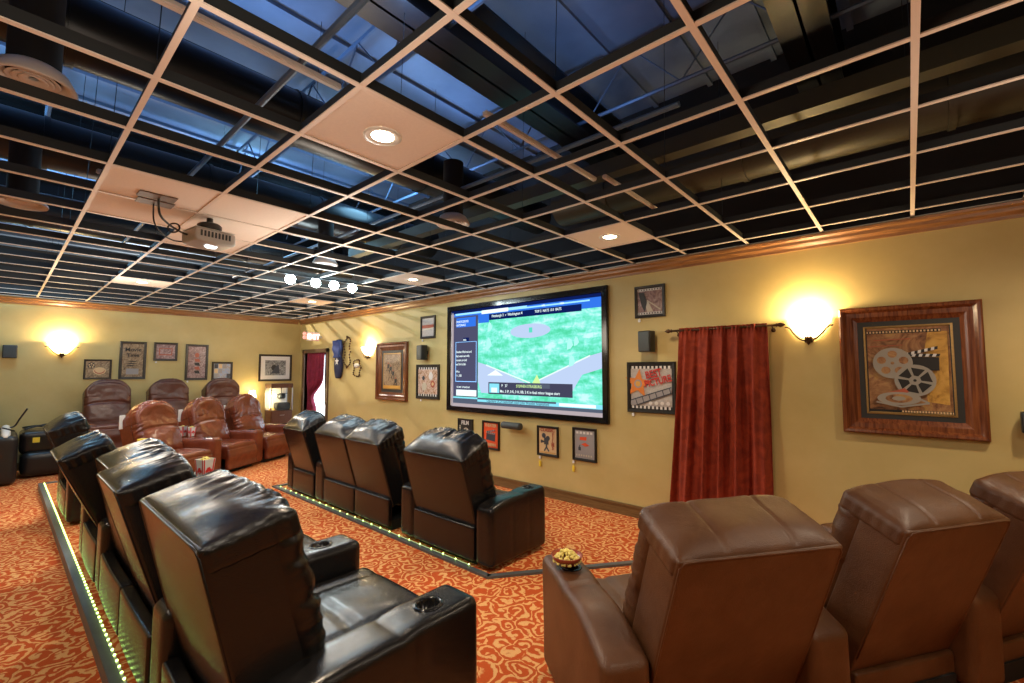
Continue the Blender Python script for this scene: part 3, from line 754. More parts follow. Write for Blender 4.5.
def picture(label, wall, u0, u1, z0, z1, art, fw=.035, dep=.03, mat='frame_black', group=None, bg='ink_white', big=False, matw=0, matm='ink_matboard', pull=None, name='framed_picture'):
    w, h = abs(u1-u0), z1-z0
    t = wallthing(name, label, 'picture', wall, (u0+u1)/2, (z0+z1)/2, group)
    bm = nb()
    if big: ring(bm, w, h, [(0, 0), (0, dep*.8), (.012, dep), (.03, dep*.95), (.05, dep*.55), (.085, dep*.5), (.10, dep*.35), (fw, .012)])
    else: ring(bm, w, h, [(0, 0), (0, dep-.006), (.006, dep), (fw-.01, dep*.9), (fw, .012)])
    obj('frame', bm, mat, t)
    iw, ih = w/2-fw, h/2-fw; back = .006
    bm = nb(); box(bm, -iw-.004, iw+.004, -.010, 0, -ih-.004, ih+.004); bo = obj('backing', bm, matm if matw else bg, t)
    if matw:
        bm = nb(); ring(bm, 2*(iw-matw)+.03, 2*(ih-matw)+.03, [(0, .0105), (0, .016), (.012, .018), (.02, .0135)]); obj('inner_lip', bm, 'frame_gold', t)
        iw -= matw; ih -= matw
    A = Art(); A.rect(-iw, iw, -ih, ih, bg); art(A, iw, ih, t); A.done(t, -.0125)
    if pull is not None:
        bm = nb(); tube(bm, [(pull, -.01, -h/2), (pull, -.012, -h/2-.05)], .003, 5); box(bm, pull-.014, pull+.014, -.02, -.006, -h/2-.045, -h/2-.012); c = obj('hang_tag', bm, 'paper_white', t)
        if wall == 's' and z0 < .7:
            bm = nb(); box(bm, pull-.016, pull+.016, -.022, -.006, -h/2-.15, -h/2-.075, .003); tube(bm, [(pull, -.012, -h/2-.075), (pull, -.012, -h/2-.04)], .0015, 4); obj('price_tag', bm, 'tag_yellow', t)
    return t
def art_reels(A, w, h, t):
    A.poly([(w*.42, -h*.72), (w*.9, -h*.78), (w*.94, h*.86), (w*.5, h*.90), (w*.35, h*.2)], 'print_gold'); A.rect(-w, w, -h*.985, -h*.93, 'ink_black'); A.rect(-w, w*.8, h*.86, h*.93, 'ink_black')
    A.holes(-w, w*.8, h*.895, 22, .012, 'ink_cream'); A.holes(-w*.2, w, -h*.955, 18, .012, 'ink_cream')
    A.line([(-w*.8, h*.70), (w*.1, h*.72)], .006, 'ink_brick'); A.line([(-w*.95, h*.55), (-w*.1, h*.58)], .005, 'ink_brick')
    A.rect(-w, -w*.97, -h, h, 'ink_black'); A.rect(w*.97, w, -h, h, 'ink_black')
    A.clapper(w*.33, h*.22, w*.78, rot=-.02)
    A.reel(-w*.36, h*.16, h*.36, 'ink_silver', 'print_sepia'); A.disc(w*.15, -h*.24, h*.36, 'ink_silver', 28)
    for k in range(6):
        a = k*PI/3+.3; c, s = math.cos(a), math.sin(a)
        A.poly([(w*.15+h*.11*math.cos(a-.35), -h*.24+h*.11*math.sin(a-.35)), (w*.15+h*.30*math.cos(a-.42), -h*.24+h*.30*math.sin(a-.42)), (w*.15+h*.30*math.cos(a+.42), -h*.24+h*.30*math.sin(a+.42)), (w*.15+h*.11*math.cos(a+.35), -h*.24+h*.11*math.sin(a+.35))], 'ink_black')
    A.disc(w*.15, -h*.24, h*.03, 'ink_black', 10)
    A.poly([(-w*.6, -h*.55), (-w*.1, -h*.42), (0, -h*.5), (-w*.3, -h*.66)], 'ink_brick')
    A.disc(-w*.25, -h*.66, h*.15, 'ink_silver', 24, 2.6); A.disc(-w*.25, -h*.66, h*.10, 'print_sepia', 24, 2.4); A.disc(-w*.25, -h*.66, h*.05, 'ink_silver', 20, 2.4)
    A.line([(w*.1, -h*.6), (w*.45, -h*.75), (-w*.2, -h*.85), (-w*.8, -h*.75)], .014, 'ink_silver')
picture('large square reddish-framed picture of film reels and a clapperboard', 's', -.452, .428, 1.150, 2.212, art_reels, .125, .06, 'frame_burl', bg='print_sepia', big=True, matw=.055)
def art_figs(A, w, h, t):
    for k in range(4):
        cx, cz = (-.45+.3*k)*w, (.5-.35*k)*h*(1 if k % 2 else .6)
        A.disc(cx, cz+h*.16, h*.05, 'ink_brick', 10); A.poly([(cx-w*.12, cz-h*.1), (cx+w*.1, cz-h*.12), (cx+w*.14, cz+h*.1), (cx-w*.1, cz+h*.12)], 'ink_matboard')
        A.line([(cx-w*.1, cz-h*.1), (cx-w*.2, cz-h*.3)], .02, 'ink_black'); A.line([(cx+w*.1, cz-h*.1), (cx+w*.1, cz-h*.32)], .02, 'ink_black')
    A.rect(-w, w, -h, -h*.82, 'ink_gold')
picture('tall wide-framed bronze picture between a sconce and the small framed prints', 's', -7.79, -6.80, 1.115, 2.2, art_figs, .15, .06, 'frame_burl', bg='print_tan', big=True, matw=.07)
def art_street(A, w, h, t):
    A.rect(-w, w, h*.82, h, 'ink_white'); A.rect(-w, w, -h, -h*.82, 'ink_white')
    A.holes(-w, w, h*.91, 9, .014, 'ink_matboard'); A.holes(-w, w, -h*.91, 9, .014, 'ink_matboard')
    A.poly([(-w*.4, 0), (-w*.1, 0), (w*.3, -h*.8), (-w*.2, -h*.8)], 'ink_ivory'); A.line([(-w*.2, h*.1), (w*.9, -h*.7)], .012, 'ink_ivory')
    A.poly([(-w*.9, h*.75), (-w*.45, h*.7), (-w*.2, -h*.1), (-w*.4, -h*.8), (-w*.65, -h*.3)], 'ink_matboard')
picture('small square black-framed street scene, above the wall speaker beside screen', 's', -2.381, -2.020, 2.279, 2.648, art_street, .035, group='black framed prints on the screen wall', bg='print_street', pull=-.13)
def art_best(A, w, h, t):
    A.rect(-w, w, h*.87, h, 'ink_black'); A.rect(-w, w, -h, -h*.87, 'ink_black')
    A.holes(-w, w, h*.93, 10, .026); A.holes(-w, w, -h*.93, 10, .026)
    A.star(-w*.62, h*.16, h*.72, 'ink_orange', .12); A.disc(-w*.62, h*.16, h*.2, 'ink_grey'); A.disc(-w*.62, h*.16, h*.13, 'ink_gold')
    A.poly([(-w, -h*.84), (-w*.7, -h*.84), (w, -h*.22), (w, h*.02), (-w, -h*.62)], 'ink_grey')
    A.line([(-w, -h*.62), (w, h*.02)], .012, 'ink_slate'); A.line([(-w*.7, -h*.84), (w, -h*.24)], .012, 'ink_slate')
    for k in range(6):
        x = -w*.75+k*w*.33; A.line([(x, -h*.55+.11*k*h), (x+.02, -h*.8+.10*k*h)], .01, 'ink_slate')
    for k in range(4): A.disc(w*(.0+.28*k), -h*.72, .022, 'ink_white', 12)
    a = text('BEST', t, (-w*.20, -.03, h*.40), .115, 'ink_red', (PI/2, R(-12), 0), bold=.003, sx=.8)
    b2 = text('PICTURE', t, (-w*.24, -.03, h*.0), .105, 'ink_red', (PI/2, R(-14), 0), bold=.003, sx=.78)
picture('square framed BEST PICTURE print with orange star, touching the red curtain', 's', -2.493, -1.92, 1.196, 1.772, art_best, .045, group='black framed prints on the screen wall', bg='print_paper', pull=-.22)
def art_film(A, w, h, t):
    A.reel(w*.1, -h*.12, h*.42, 'ink_ivory', 'ink_black'); A.rect(-w, -w*.75, -h, h*.5, 'ink_ivory')
    for k in range(6): A.rect(-w*.95, -w*.8, -h*.9+k*h*.24, -h*.78+k*h*.24, 'ink_black')
    text('FILM', t, (0, -.02, h*.62), .085, 'ink_white', align='CENTER', bold=.003)
picture('small dark FILM reel print, leftmost of the four beneath the screen', 's', -5.44, -5.10, .555, .915, art_film, .03, group='small framed prints beneath the screen', bg='ink_black')
def art_clap(A, w, h, t):
    A.clapper(0, -h*.02, w*1.3, 'ink_slate', 'ink_grey', -.08)
    text('THEATER', t, (0, -.02, h*.70), .062, 'ink_cream', align='CENTER', sx=.9, bold=.002); text('CINEMA', t, (0, -.02, -h*.88), .062, 'ink_cream', align='CENTER', bold=.002)
picture('small vermilion-red framed print with a grey clapperboard beneath the screen', 's', -4.892, -4.542, .502, .922, art_clap, .032, group='small framed prints beneath the screen', bg='ink_vermilion', pull=-.10)
def art_cam(A, w, h, t):
    A.disc(-w*.45, h*.42, h*.2, 'ink_slate'); A.disc(w*.02, h*.22, h*.2, 'ink_slate'); A.rect(-w*.42, w*.1, -h*.28, h*.28, 'ink_slate'); A.poly([(-w*.42, 0), (-w*.8, .08*h), (-w*.8, -.2*h), (-w*.42, -.12*h)], 'ink_slate')
    A.rect(-w*.22, -w*.04, -h*.5, -h*.28, 'ink_slate'); A.line([(-w*.13, -h*.48), (-w*.4, -h*.8)], .02, 'ink_slate'); A.line([(-w*.13, -h*.48), (w*.15, -h*.8)], .02, 'ink_slate')
    text('CLASSIC', t, (0, -.02, h*.76), .062, 'ink_brick', align='CENTER', bold=.002)
    for k, ch in enumerate('FILMS'): text(ch, t, (w*.62, -.02, h*(.42-.26*k)), .062, 'ink_brick', align='CENTER', bold=.002)
    A.rect(-w*.9, w*.9, -h*.93, -h*.87, 'ink_gold')
picture('small cream CLASSIC print with a dark movie camera beneath the screen', 's', -3.838, -3.488, .536, .932, art_cam, .032, group='small framed prints beneath the screen', bg='ink_cream', pull=-.13)
def art_pop(A, w, h, t):
    for k in range(5): A.rect(-w*.85+k*w*.36, -w*.6+k*w*.36, h*.74, h*.92, 'ink_white')
    A.poly([(-w*.5, h*.3), (w*.2, h*.3), (w*.25, h*.55), (-w*.45, h*.52)], 'ink_vermilion'); A.poly([(-w*.35, 0), (w*.1, -h*.14), (w*.5, -h*.04), (w*.1, h*.14)], 'ink_vermilion')
    A.rect(-w*.62, -w*.36, -h*.45, -h*.2, 'ink_slate'); A.line([(-w*.5, -h*.2), (-w*.45, -h*.05)], .012, 'ink_slate')
    for k in range(7): A.rect(-w*.85+k*w*.25, -w*.72+k*w*.25, -h*.85, -h*.72, 'ink_ivory')
picture('small grey framed print with red shapes, rightmost of four beneath the screen', 's', -3.265, -2.918, .545, .955, art_pop, .032, group='small framed prints beneath the screen', bg='ink_grey', pull=-.165)
picture('small black-framed print above the speaker left of the screen', 's', -6.435, -6.035, 2.224, 2.617, lambda A, w, h, t: (A.rect(-w, w, -h*.1, h*.25, 'ink_brick'), A.line([(-w, -h*.3), (w, -h*.1)], .02, 'ink_ivory')), .04, group='black framed prints on the screen wall', bg='print_paper', pull=-.15)
def art_strip(A, w, h, t):
    A.rect(-w, w, h*.86, h, 'ink_black'); A.rect(-w, w, -h, -h*.86, 'ink_black'); A.holes(-w, w, h*.93, 8, .03); A.holes(-w, w, -h*.93, 8, .03)
    A.disc(w*.35, h*.4, h*.28, 'ink_white', 16, .8); A.disc(w*.55, -h*.15, h*.25, 'ink_brick', 16); A.disc(w*.55, -h*.15, h*.12, 'ink_cream', 16); A.disc(-w*.4, h*.25, h*.15, 'ink_slate'); A.disc(-w*.3, -h*.35, h*.28, 'ink_ivory', 14)
picture('film-strip bordered portrait print below the speaker left of the screen', 's', -6.54, -5.913, 1.184, 1.775, art_strip, .05, group='black framed prints on the screen wall', bg='print_candid', pull=-.18)
G = 'framed pictures on the far wall'
def art_bub(A, w, h, t): A.reel(-w*.55, h*.45, h*.35, 'ink_matboard', 'ink_cream'); A.disc(w*.15, -h*.2, h*.45, 'ink_cream', 20, 1.3); A.disc(w*.15, -h*.2, h*.36, 'ink_brick', 20, 1.3); A.disc(w*.15, -h*.12, h*.32, 'ink_cream', 20, 1.3)
picture('small landscape tan picture nearest the far wall sconce', 'f', 1.022, 1.407, 1.512, 1.876, art_bub, .03, group=G, mat='frame_dark', bg='print_tan')
def art_mov(A, w, h, t):
    text('Movie', t, (0, -.02, h*.55), .10, 'ink_black', align='CENTER', bold=.002); text('Time', t, (0, -.02, h*.22), .09, 'ink_black', align='CENTER', bold=.002)
    for k in range(3): A.poly([(-w*.7, -h*(.05+.13*k)), (-w*.2, -h*(.02+.13*k)), (w*.6, -h*(.09+.13*k)), (0, -h*(.1+.13*k))], 'ink_black')
    A.rect(-w*.6, w*.6, -h*.85, -h*.5, 'ink_grey')
picture('tall tan movie poster with dark lettering, second from the sconce', 'f', 1.506, 1.91, 1.504, 2.228, art_mov, .045, group=G, mat='frame_dark', bg='print_tan')
picture('small landscape pink-brown picture between two tall ones', 'f', 2.021, 2.411, 1.864, 2.232, lambda A, w, h, t: (A.rect(-w*.7, w*.7, -h*.5, h*.5, 'ink_brick'), A.rect(-w*.6, w*.6, -h*.35, h*.4, 'print_pink')), .04, group=G, mat='frame_dark', bg='print_pink', pull=-.15)
def art_tall(A, w, h, t):
    A.disc(0, h*.45, h*.15, 'ink_brick', 12, .8)
    for k in range(4): A.poly([(-w*.3, h*(.2-.25*k)), (w*.25, h*(.22-.25*k)), (w*.4, h*(.02-.25*k)), (-w*.15, h*(.04-.25*k))], 'ink_black' if k % 2 else 'ink_brick')
picture('tall narrow glossy picture, the right one of the tall pair', 'f', 2.551, 2.952, 1.47, 2.216, art_tall, .045, group=G, mat='frame_dark', bg='print_pink', pull=-.15)
def art_mos(A, w, h, t):
    for a in range(4):
        for c in range(3): A.rect(-w+a*w*.5+.006, -w+(a+1)*w*.5-.006, -h+c*h*.667+.006, -h+(c+1)*h*.667-.006, ('ink_grey', 'print_mosaic', 'ink_cream', 'print_mosaic', 'ink_slate')[(a*3+c*2) % 5])
picture('small bluish mosaic-like picture above the third dark recliner', 'f', 3.03, 3.425, 1.46, 1.855, art_mos, .04, group=G, mat='frame_dark', bg='print_mosaic', pull=-.15)
def art_bw(A, w, h, t): A.rect(-w*.72, w*.72, -h*.66, h*.66, 'print_grey'); A.disc(-w*.1, 0, h*.25, 'ink_matboard', 12); A.poly([(-w*.3, -h*.5), (w*.3, -h*.5), (w*.2, h*.3), (0, h*.1)], 'ink_slate')
picture('black-and-white photograph with white mat above the popcorn machine', 'f', 3.958, 4.695, 1.42, 2.045, art_bw, .045, group=G, mat='frame_dark', bg='ink_white')

def speaker(label, wall, u, z, w, h, d, grp, yaw=0., horiz=False):
    t = wallthing('wall_speaker', label, 'speaker', wall, u, z, grp, .04)
    def f(x, y, z_): return (x*(1-.12*(1 if y > -d*.2 else 0)), y, z_)
    bm = nb()
    if horiz:
        lathe(bm, [(.001, -w/2), (h*.45, -w/2), (h*.5, -w/2+.02), (h*.5, w/2-.02), (h*.45, w/2), (.001, w/2)], 20, (0, -d/2, 0), axis='x')
    else: soft(bm, (-w/2, -d, -h/2), (w/2, 0, h/2), .012, (4, 4, 4), f)
    o = obj('cabinet', bm, 'black_plastic' if not horiz else 'speaker_grey', t, True, rot=(0, 0, yaw))
    if not horiz:
        bm = nb(); soft(bm, (-w/2+.008, -d-.008, -h/2+.008), (w/2-.008, -d+.004, h/2-.008), .005, (3, 1, 3)); obj('grille', bm, 'speaker_grey', o, True)
    bm = nb(); box(bm, -.025, .025, -.03 if not horiz else -d*.3, .04, -.03, .03, .004); obj('bracket', bm, 'black_plastic', t)
    return t
speaker('dark boxy wall speaker between street print and BEST PICTURE print', 's', -2.19, 2.00, .16, .235, .12, None, R(-12))
speaker('dark boxy wall speaker between two prints left of the screen', 's', -6.26, 1.98, .2, .25, .12, None, R(-14))
speaker('grey horizontal cylinder speaker beneath the middle of the screen', 's', -4.23, .90, .34, .10, .12, None, horiz=True)
speaker('flat grey wall speaker left of the far wall sconce', 'f', .115, 1.985, .17, .215, .07, None)
speaker('dark wall speaker at the right edge beside large reel picture', 's', .66, 1.31, .17, .15, .08, None)

def sconce(label, wall, u, z, e=26, k=1., grp='wall sconces'):
    t = wallthing('wall_sconce', label, 'sconce', wall, u, z, grp); e *= 1.7
    bm = nb(); pr = [(.02, -.10), (.06, -.085), (.10, -.05), (.135, 0), (.155, .05), (.165, .085)]
    lathe(bm, [(r*k, q*k) for r, q in pr], 24, (0, -.01, .0), a0=PI, a1=2*PI)
    sh = obj('glass_shade', bm, 'shade_glow', t, True)
    bm = nb()
    for s in (-1, 1):
        tube(bm, cubic([(0, -.05, -.13*k), (s*.05*k, -.09, -.115*k), (s*.10*k, -.075, -.07*k), (s*.15*k, -.03, -.0*k), (s*.185*k, -.012, .01*k)], 6), .008, 6)
    for s in (-1, 0, 1): tube(bm, [(s*.012, -.085, -.125*k), (s*.03, -.10, -.05*k)], [.006, .002], 6)
    lathe(bm, [(.001, -.165*k), (.012, -.15*k), (.02, -.13*k), (.012, -.11*k), (.02, -.1*k)], 10, (0, -.06, 0)); box(bm, -.03, .03, -.06, 0, -.14*k, -.08*k, .005)
    obj('bracket', bm, 'bronze', t, True)
    o = light('POINT', (0, -.085, .10), e, (1., .76, .44), .05); o.parent = t
    return t
sconce('glowing wall sconce between the red curtain and large reel picture', 's', -.68, 2.07, 17)
sconce('glowing wall sconce between blue wall hanging and bronze framed picture', 's', -8.09, 2.05, 15)
sconce('glowing wall sconce on the far wall beside the flat speaker', 'f', .73, 2.08, 19, 1.15)

# curtains
def curtain(x0, x1, z0, z1, mat, depth, folds, flare, parent, tie=None, seed=0, th=.012):
    bm = nb(); NX, NZ = 150, 40; g_ = []
    for side in (0, 1):
        rows = []
        for j in range(NZ+1):
            v = j/NZ; z = z1-(z1-z0)*v; row = []
            for i in range(NX+1):
                u = i/NX
                xa, xb = x0-flare*v, x1
                if tie:
                    zt, xt, wt = tie; q = math.exp(-((z-zt)/.28)**2)
                    xa = xa*(1-q)+(xt-wt)*q; xb = xb*(1-q)+(xt+wt)*q
                    if z < zt:
                        q2 = min(1, (zt-z)/.3); xb = xb*(1-.65*q2)+(xt+wt*1.6)*.65*q2
                x = xa+(xb-xa)*u
                amp = depth*(.25+.75*min(1, v*2.5))
                y = amp*(math.sin(u*folds*2*PI+1.2*math.sin(v*2+seed)+2*nz(u*3, v*.8, seed))+.35*math.sin(u*folds*4.3*PI+seed+v))
                if v < .05: y += .012*math.sin(u*folds*9*PI)
                row.append(bm.verts.new((x+.006*math.sin(u*40+v*3), y+side*th, z)))
            rows.append(row)
        g_.append(rows)
    for rows in g_:
        for j in range(NZ):
            for i in range(NX): bm.faces.new((rows[j][i], rows[j][i+1], rows[j+1][i+1], rows[j+1][i]))
    A, B = g_
    for j in range(NZ):
        for i in (0, NX): bm.faces.new((A[j][i], A[j+1][i], B[j+1][i], B[j][i]))
    for i in range(NX):
        for j in (0, NZ): bm.faces.new((A[j][i], A[j][i+1], B[j][i+1], B[j][i]))
    return obj('curtain', bm, mat, parent, True)
o = curtain(-1.835, -1.0, .03, 2.125, 'red_velvet', .05, 5.5, .15, None, seed=3); o.location = (0, 4.785, 0)
tag(o, 'long rust-red velvet curtain hanging in folds right of the screen', 'curtain')
t = thing('curtain_rod', 'black curtain rod with leaf finials holding the red curtain', 'curtain rod', (-1.42, 4.79, 2.10))
bm = nb(); tube(bm, [(-.5, 0, 0), (.5, 0, 0)], .011, 10); obj('rod', bm, 'bronze', t, True)
for s in (-1, 1):
    bm = nb(); lathe(bm, [(.001, 0), (.02, .008), (.012, .02), (.024, .04), (.018, .06), (.001, .085)], 12, axis='x'); obj('finial', bm, 'bronze', t, True, loc=(.49*s, 0, 0), rot=(0, 0, 0 if s > 0 else PI))
    bm = nb(); tube(bm, [(.455*s, 0, 0), (.455*s, .05, -.01), (.455*s, .1, -.04)], .006, 6); lathe(bm, [(.001, .095), (.02, .095), (.02, .105), (.001, .105)], 12, (.455*s, 0, -.04), axis='y'); obj('bracket', bm, 'bronze', t, True)
o = curtain(-10.9, -10.05, .03, 2.1, 'plum_velvet', .035, 6, 0, None, tie=(1.02, -10.72, .09), seed=5); o.location = (0, 4.93, 0)
tag(o, 'plum red curtain tied back in the doorway', 'curtain')
o = curtain(-10.05, -9.92, .9, 2.1, 'navy_cloth', .02, 1.5, 0, None, seed=6); o.location = (0, 4.94, 0)
tag(o, 'narrow dark blue drape at the right side of the doorway', 'curtain')

# screen
t = thing('projection_screen', 'huge wall screen showing a baseball broadcast in black frame', 'screen', (-4.214, YD, 1.872))
bm = nb(); ring(bm, 2.96, 1.685, [(0, 0), (0, .04), (.01, .05), (.075, .048), (.085, .03)]); obj('frame', bm, 'gloss_black', t)
bm = nb(); box(bm, -1.41, 1.41, -.03, 0, -.76, .76); obj('screen_surface', bm, 'screen_body', t)
A = Art(); ox, oz = -4.214, 1.872
def S_(x0, x1, z0, z1, m): A.rect(x0-ox, x1-ox, z0-oz, z1-oz, m)
L_, R__ = -5.53, -2.81
S_(L_, R__, 1.17, 2.62, 'px_field')
S_(-5.60, -2.80, 2.575, 2.63, 'px_deep'); S_(L_, R__, 2.53, 2.585, 'px_blue'); S_(-4.75, -2.98, 2.545, 2.565, 'px_bright'); S_(-5.5, -4.0, 2.555, 2.585, 'px_bright')
S_(L_, R__, 2.455, 2.53, 'px_blue'); S_(-4.74, -3.1, 2.43, 2.52, 'px_deep'); S_(-4.9, -4.35, 2.535, 2.59, 'px_white')
S_(-4.97, -4.74, 2.40, 2.50, 'px_blue')
def P_(pts, m): A.poly([(x-ox, z-oz) for x, z in pts], m)
# infield circle, dirt band and chalk lines
P_([(-3.95+.36*math.cos(a*PI/14), 2.225+.10*math.sin(a*PI/14)) for a in range(28)], 'px_dirt')
P_([(-4.97, 1.80), (-4.80, 1.76), (-3.94, 1.47), (-2.98, 1.86), (R__, 1.90), (R__, 1.70), (-3.1, 1.62), (-3.3, 1.335), (-4.9, 1.335), (-4.97, 1.5)], 'px_dirt')
P_([(-4.8, 1.765), (-3.94, 1.51), (-3.94, 1.49), (-4.8, 1.745)], 'px_chalk'); P_([(-3.9, 1.51), (-2.98, 1.87), (-2.98, 1.85), (-3.9, 1.49)], 'px_chalk')
for cx, cz, r in ((-4.72, 2.33, .05), (-4.74, 2.08, .06), (-3.28, 2.02, .05), (-3.18, 2.05, .04), (-3.25, 1.80, .05)):
    P_([(cx-r, cz-r*1.6), (cx+r*.2, cz-r*1.3), (cx+r, cz-r*.4), (cx+r*.5, cz+r), (cx-r*.3, cz+r*1.5), (cx-r*.8, cz+r*.4)], 'px_ghost')
S_(-3.96, -3.90, 2.20, 2.27, 'px_stripe')
P_([(-4.77, 1.60), (-4.6, 1.68), (-4.45, 1.60)], 'px_white'); P_([(-3.9, 1.50), (-3.82, 1.62), (-3.76, 1.5)], 'px_yellow')
# left panel
S_(L_, -4.97, 1.26, 2.53, 'px_panel'); S_(-5.47, -5.02, 2.36, 2.51, 'px_blue'); S_(-5.46, -5.0, 1.275, 1.37, 'px_white'); S_(-5.30, -5.17, 2.13, 2.19, 'px_deep')
for a in ((-5.48, -5.0, 1.495, 1.505), (-5.48, -5.0, 2.12, 2.126), (-5.48, -5.47, 1.5, 2.12), (-5.01, -5.0, 1.5, 2.12)): S_(*a, 'px_bright')
# caption box, ticker and unlit margin
S_(-4.74, -3.24, 1.325, 1.50, 'px_box'); S_(-4.72, -4.52, 1.345, 1.48, 'px_cyan'); S_(-4.68, -4.56, 1.35, 1.42, 'px_chalk'); S_(-4.1, -3.6, 1.43, 1.49, 'px_band')
S_(L_, R__, 1.20, 1.255, 'px_cyan'); S_(-4.97, -3.5, 1.235, 1.26, 'px_band'); S_(L_, -4.97, 1.175, 1.235, 'px_band'); S_(L_, R__, 1.155, 1.20, 'px_band'); S_(-3.45, -2.9, 1.21, 1.25, 'px_white')
S_(-5.56, R__+.01, 1.09, 1.157, 'px_pink'); S_(-5.565, -5.53, 1.09, 2.6, 'px_pink')
for x in (-4.62, -4.55): pass
pn = A.done(t, -.031, 'picture_image')
def T_(s, x, z, size, m='px_white', sx=.9, al='LEFT'): text(s, pn, (x-ox, -.028, z-oz), size, m, align=al, sx=sx, bold=size*.006, name='screen_lettering', ext=.0004)
T_('P   37   ', -4.46, 1.435, .055); T_('STEPHEN STRASBURG', -4.18, 1.435, .055, 'px_yellow', .85)
T_('Min. 5 IP, 0 R, 3 H, BB, 5 K in final minor league start', -4.49, 1.355, .053, sx=.93)
T_('Legendary UCLA basketball coach John Wooden hospitalized', -4.76, 1.207, .05, 'px_box', .93)
for k, s in enumerate(('Number filled out and', 'that week out with', 'runners on 2nd', 'and 3rd in 8th')): T_(s, -5.45, 1.95-.065*k, .05, sx=.8)
T_('Wins', -5.45, 1.64, .045); T_('1-1, BB', -5.45, 1.575, .05); T_('SPORTSCENTER', -5.45, 2.43, .05, 'px_white', .8); T_('NATIONALS', -5.45, 2.375, .05, 'px_white', .8)
T_('SCORES  STANDINGS', -5.43, 1.40, .035); T_('Pittsburgh 2  v  Washington 4', -4.66, 2.465, .055, sx=.9); T_('TOP 2  NATS  0-0  BATS', -3.84, 2.465, .05, sx=.85)
T_('MLB', -5.28, 2.14, .04); T_('NFL', -3.72, 2.54, .04); T_('NBA', -3.42, 2.54, .04)

# exit sign
bm = None
t = thing('exit_sign', 'lit red EXIT sign with two lamp heads above the doorway', 'exit sign', (-10.15, 4.70, 2.44), PI/2); t.scale = (.82, .82, .9)
bm = nb(); soft(bm, (-.17, 0, -.11), (.17, .05, .11), .012, (3, 2, 3)); obj('housing', bm, 'white_plastic', t, True)
bm = nb(); box(bm, -.155, .155, -.004, 0, -.09, .09); fc_ = obj('sign_face', bm, 'exit_glow', t)
text('EXIT', t, (0, -.006, -.062), .17, 'exit_letter', align='CENTER', bold=.006)
bm = nb(); box(bm, .165, .24, .01, .04, -.03, .03); obj('wall_bracket', bm, 'white_plastic', t)
for s in (0, 1):
    bm = nb(); lathe(bm, [(.001, -.02), (.045, -.02), (.05, .0), (.04, .03), (.001, .035)], 16, (-.235-.0*s, .02, -.03+s*.0) if not s else (-.235, .02, .06), axis='y'); obj('lamp_head', bm, 'exit_glow', t, True)
bm = nb(); tube(bm, [(-.235, .025, -.02), (-.16, .025, -.02)], .008, 6); obj('lamp_arm', bm, 'white_plastic', t)

# wall hangings by the doorway
t = wallthing('wall_hanging', 'long blue and navy hanging with white star patch', 'wall hanging', 's', -9.26, 1.92)
bm = nb(); soft(bm, (-.17, -.07, -.42), (.17, -.005, .42), .03, (12, 3, 20), lambda x, y, z: (x*(1-.35*math.exp(-((z-.05)/.12)**2))*math.sqrt(max(.05, 1-(z/.45)**2)), y-.03*(1-(x/.17)**2), z)); obj('pad', bm, 'navy_cloth', t, True)
bm = nb(); soft(bm, (-.15, -.12, .02), (.15, -.05, .40), .03, (10, 3, 12), lambda x, y, z: (x*(1-.2*math.sin(z*16)), y+.012*math.sin(z*30+x*9), z)); obj('blue_wrap', bm, 'blue_cloth', t, True)
A = Art(); A.star(.06, -.06, .09, 'ink_white'); A.done(t, -.115, 'star_patch')
def beads(label, u, z, rx, rz, n, mat='bronze'):
    t = wallthing('bead_garland', label, 'garland', 's', u, z, 'bead garlands by the doorway', .03)
    bm = nb(); P = [(rx*math.cos(k*2*PI/n), -.02*math.sin(k), rz*math.sin(k*2*PI/n)) for k in range(n)]
    tube(bm, P, .005, 5, closed=True)
    for q in P: bmesh.ops.create_icosphere(bm, subdivisions=1, radius=.02, matrix=Matrix.Translation(q))
    obj('beads', bm, mat, t, True); return t
beads('tall loop of dark beads hanging behind blue wall hanging', -8.93, 2.06, .13, .33, 34)
tt = beads('small round loop of beads with a white flower by the sconce', -8.52, 1.72, .15, .17, 22)
bm = nb(); bmesh.ops.create_icosphere(bm, subdivisions=2, radius=.055, matrix=Matrix.Translation((.08, -.05, .05))); obj('white_flower', bm, 'paper_white', tt)

# popcorn machine
t = thing('popcorn_machine', 'lit popcorn cart with glass cabinet below the black-and-white photograph', 'popcorn machine', (-10.95, 4.31, 0), PI/2); t.scale = (.86, .9, 1)
bm = nb(); box(bm, -.27, .27, -.2, .2, .14, .76, .01); obj('cart', bm, 'cart_wood', t)
bm = nb(); box(bm, -.25, .25, -.215, -.2, .5, .74, .006); d = obj('drawer', bm, 'cart_wood', t); bm = nb(); tube(bm, [(-.06, -.23, .66), (.06, -.23, .66)], .008, 6); obj('drawer_handle', bm, 'steel', d)
for s in (-1, 1):
    bm = nb(); x_ = .0
    tube(bm, [(.13+.15*math.cos(k*PI/12), -.235, .30+s*0+.15*math.sin(k*PI/12)) if s > 0 else (-.15+.1*math.cos(k*PI/12), -.225, .101+.1*math.sin(k*PI/12)) for k in range(24)], .01, 6, closed=True)
    for k in range(6):
        a = k*PI/3; cx, cz, r_, yy = (.13, .30, .15, -.235) if s > 0 else (-.15, .101, .1, -.225)
        tube(bm, [(cx, yy, cz), (cx+r_*math.cos(a), yy, cz+r_*math.sin(a))], .006, 5)
    obj('wheel', bm, 'white_plastic', t)
for s in (-1, 1):
    for q in (-1, 1):
        bm = nb(); box(bm, s*.27-.012, s*.27+.012, q*.18-.012, q*.18+.012, .76, 1.30); obj('corner_post', bm, 'steel', t)
bm = nb(); box(bm, -.28, .28, -.2, .2, 1.27, 1.37, .008); obj('top_sign', bm, 'cart_wood', t)
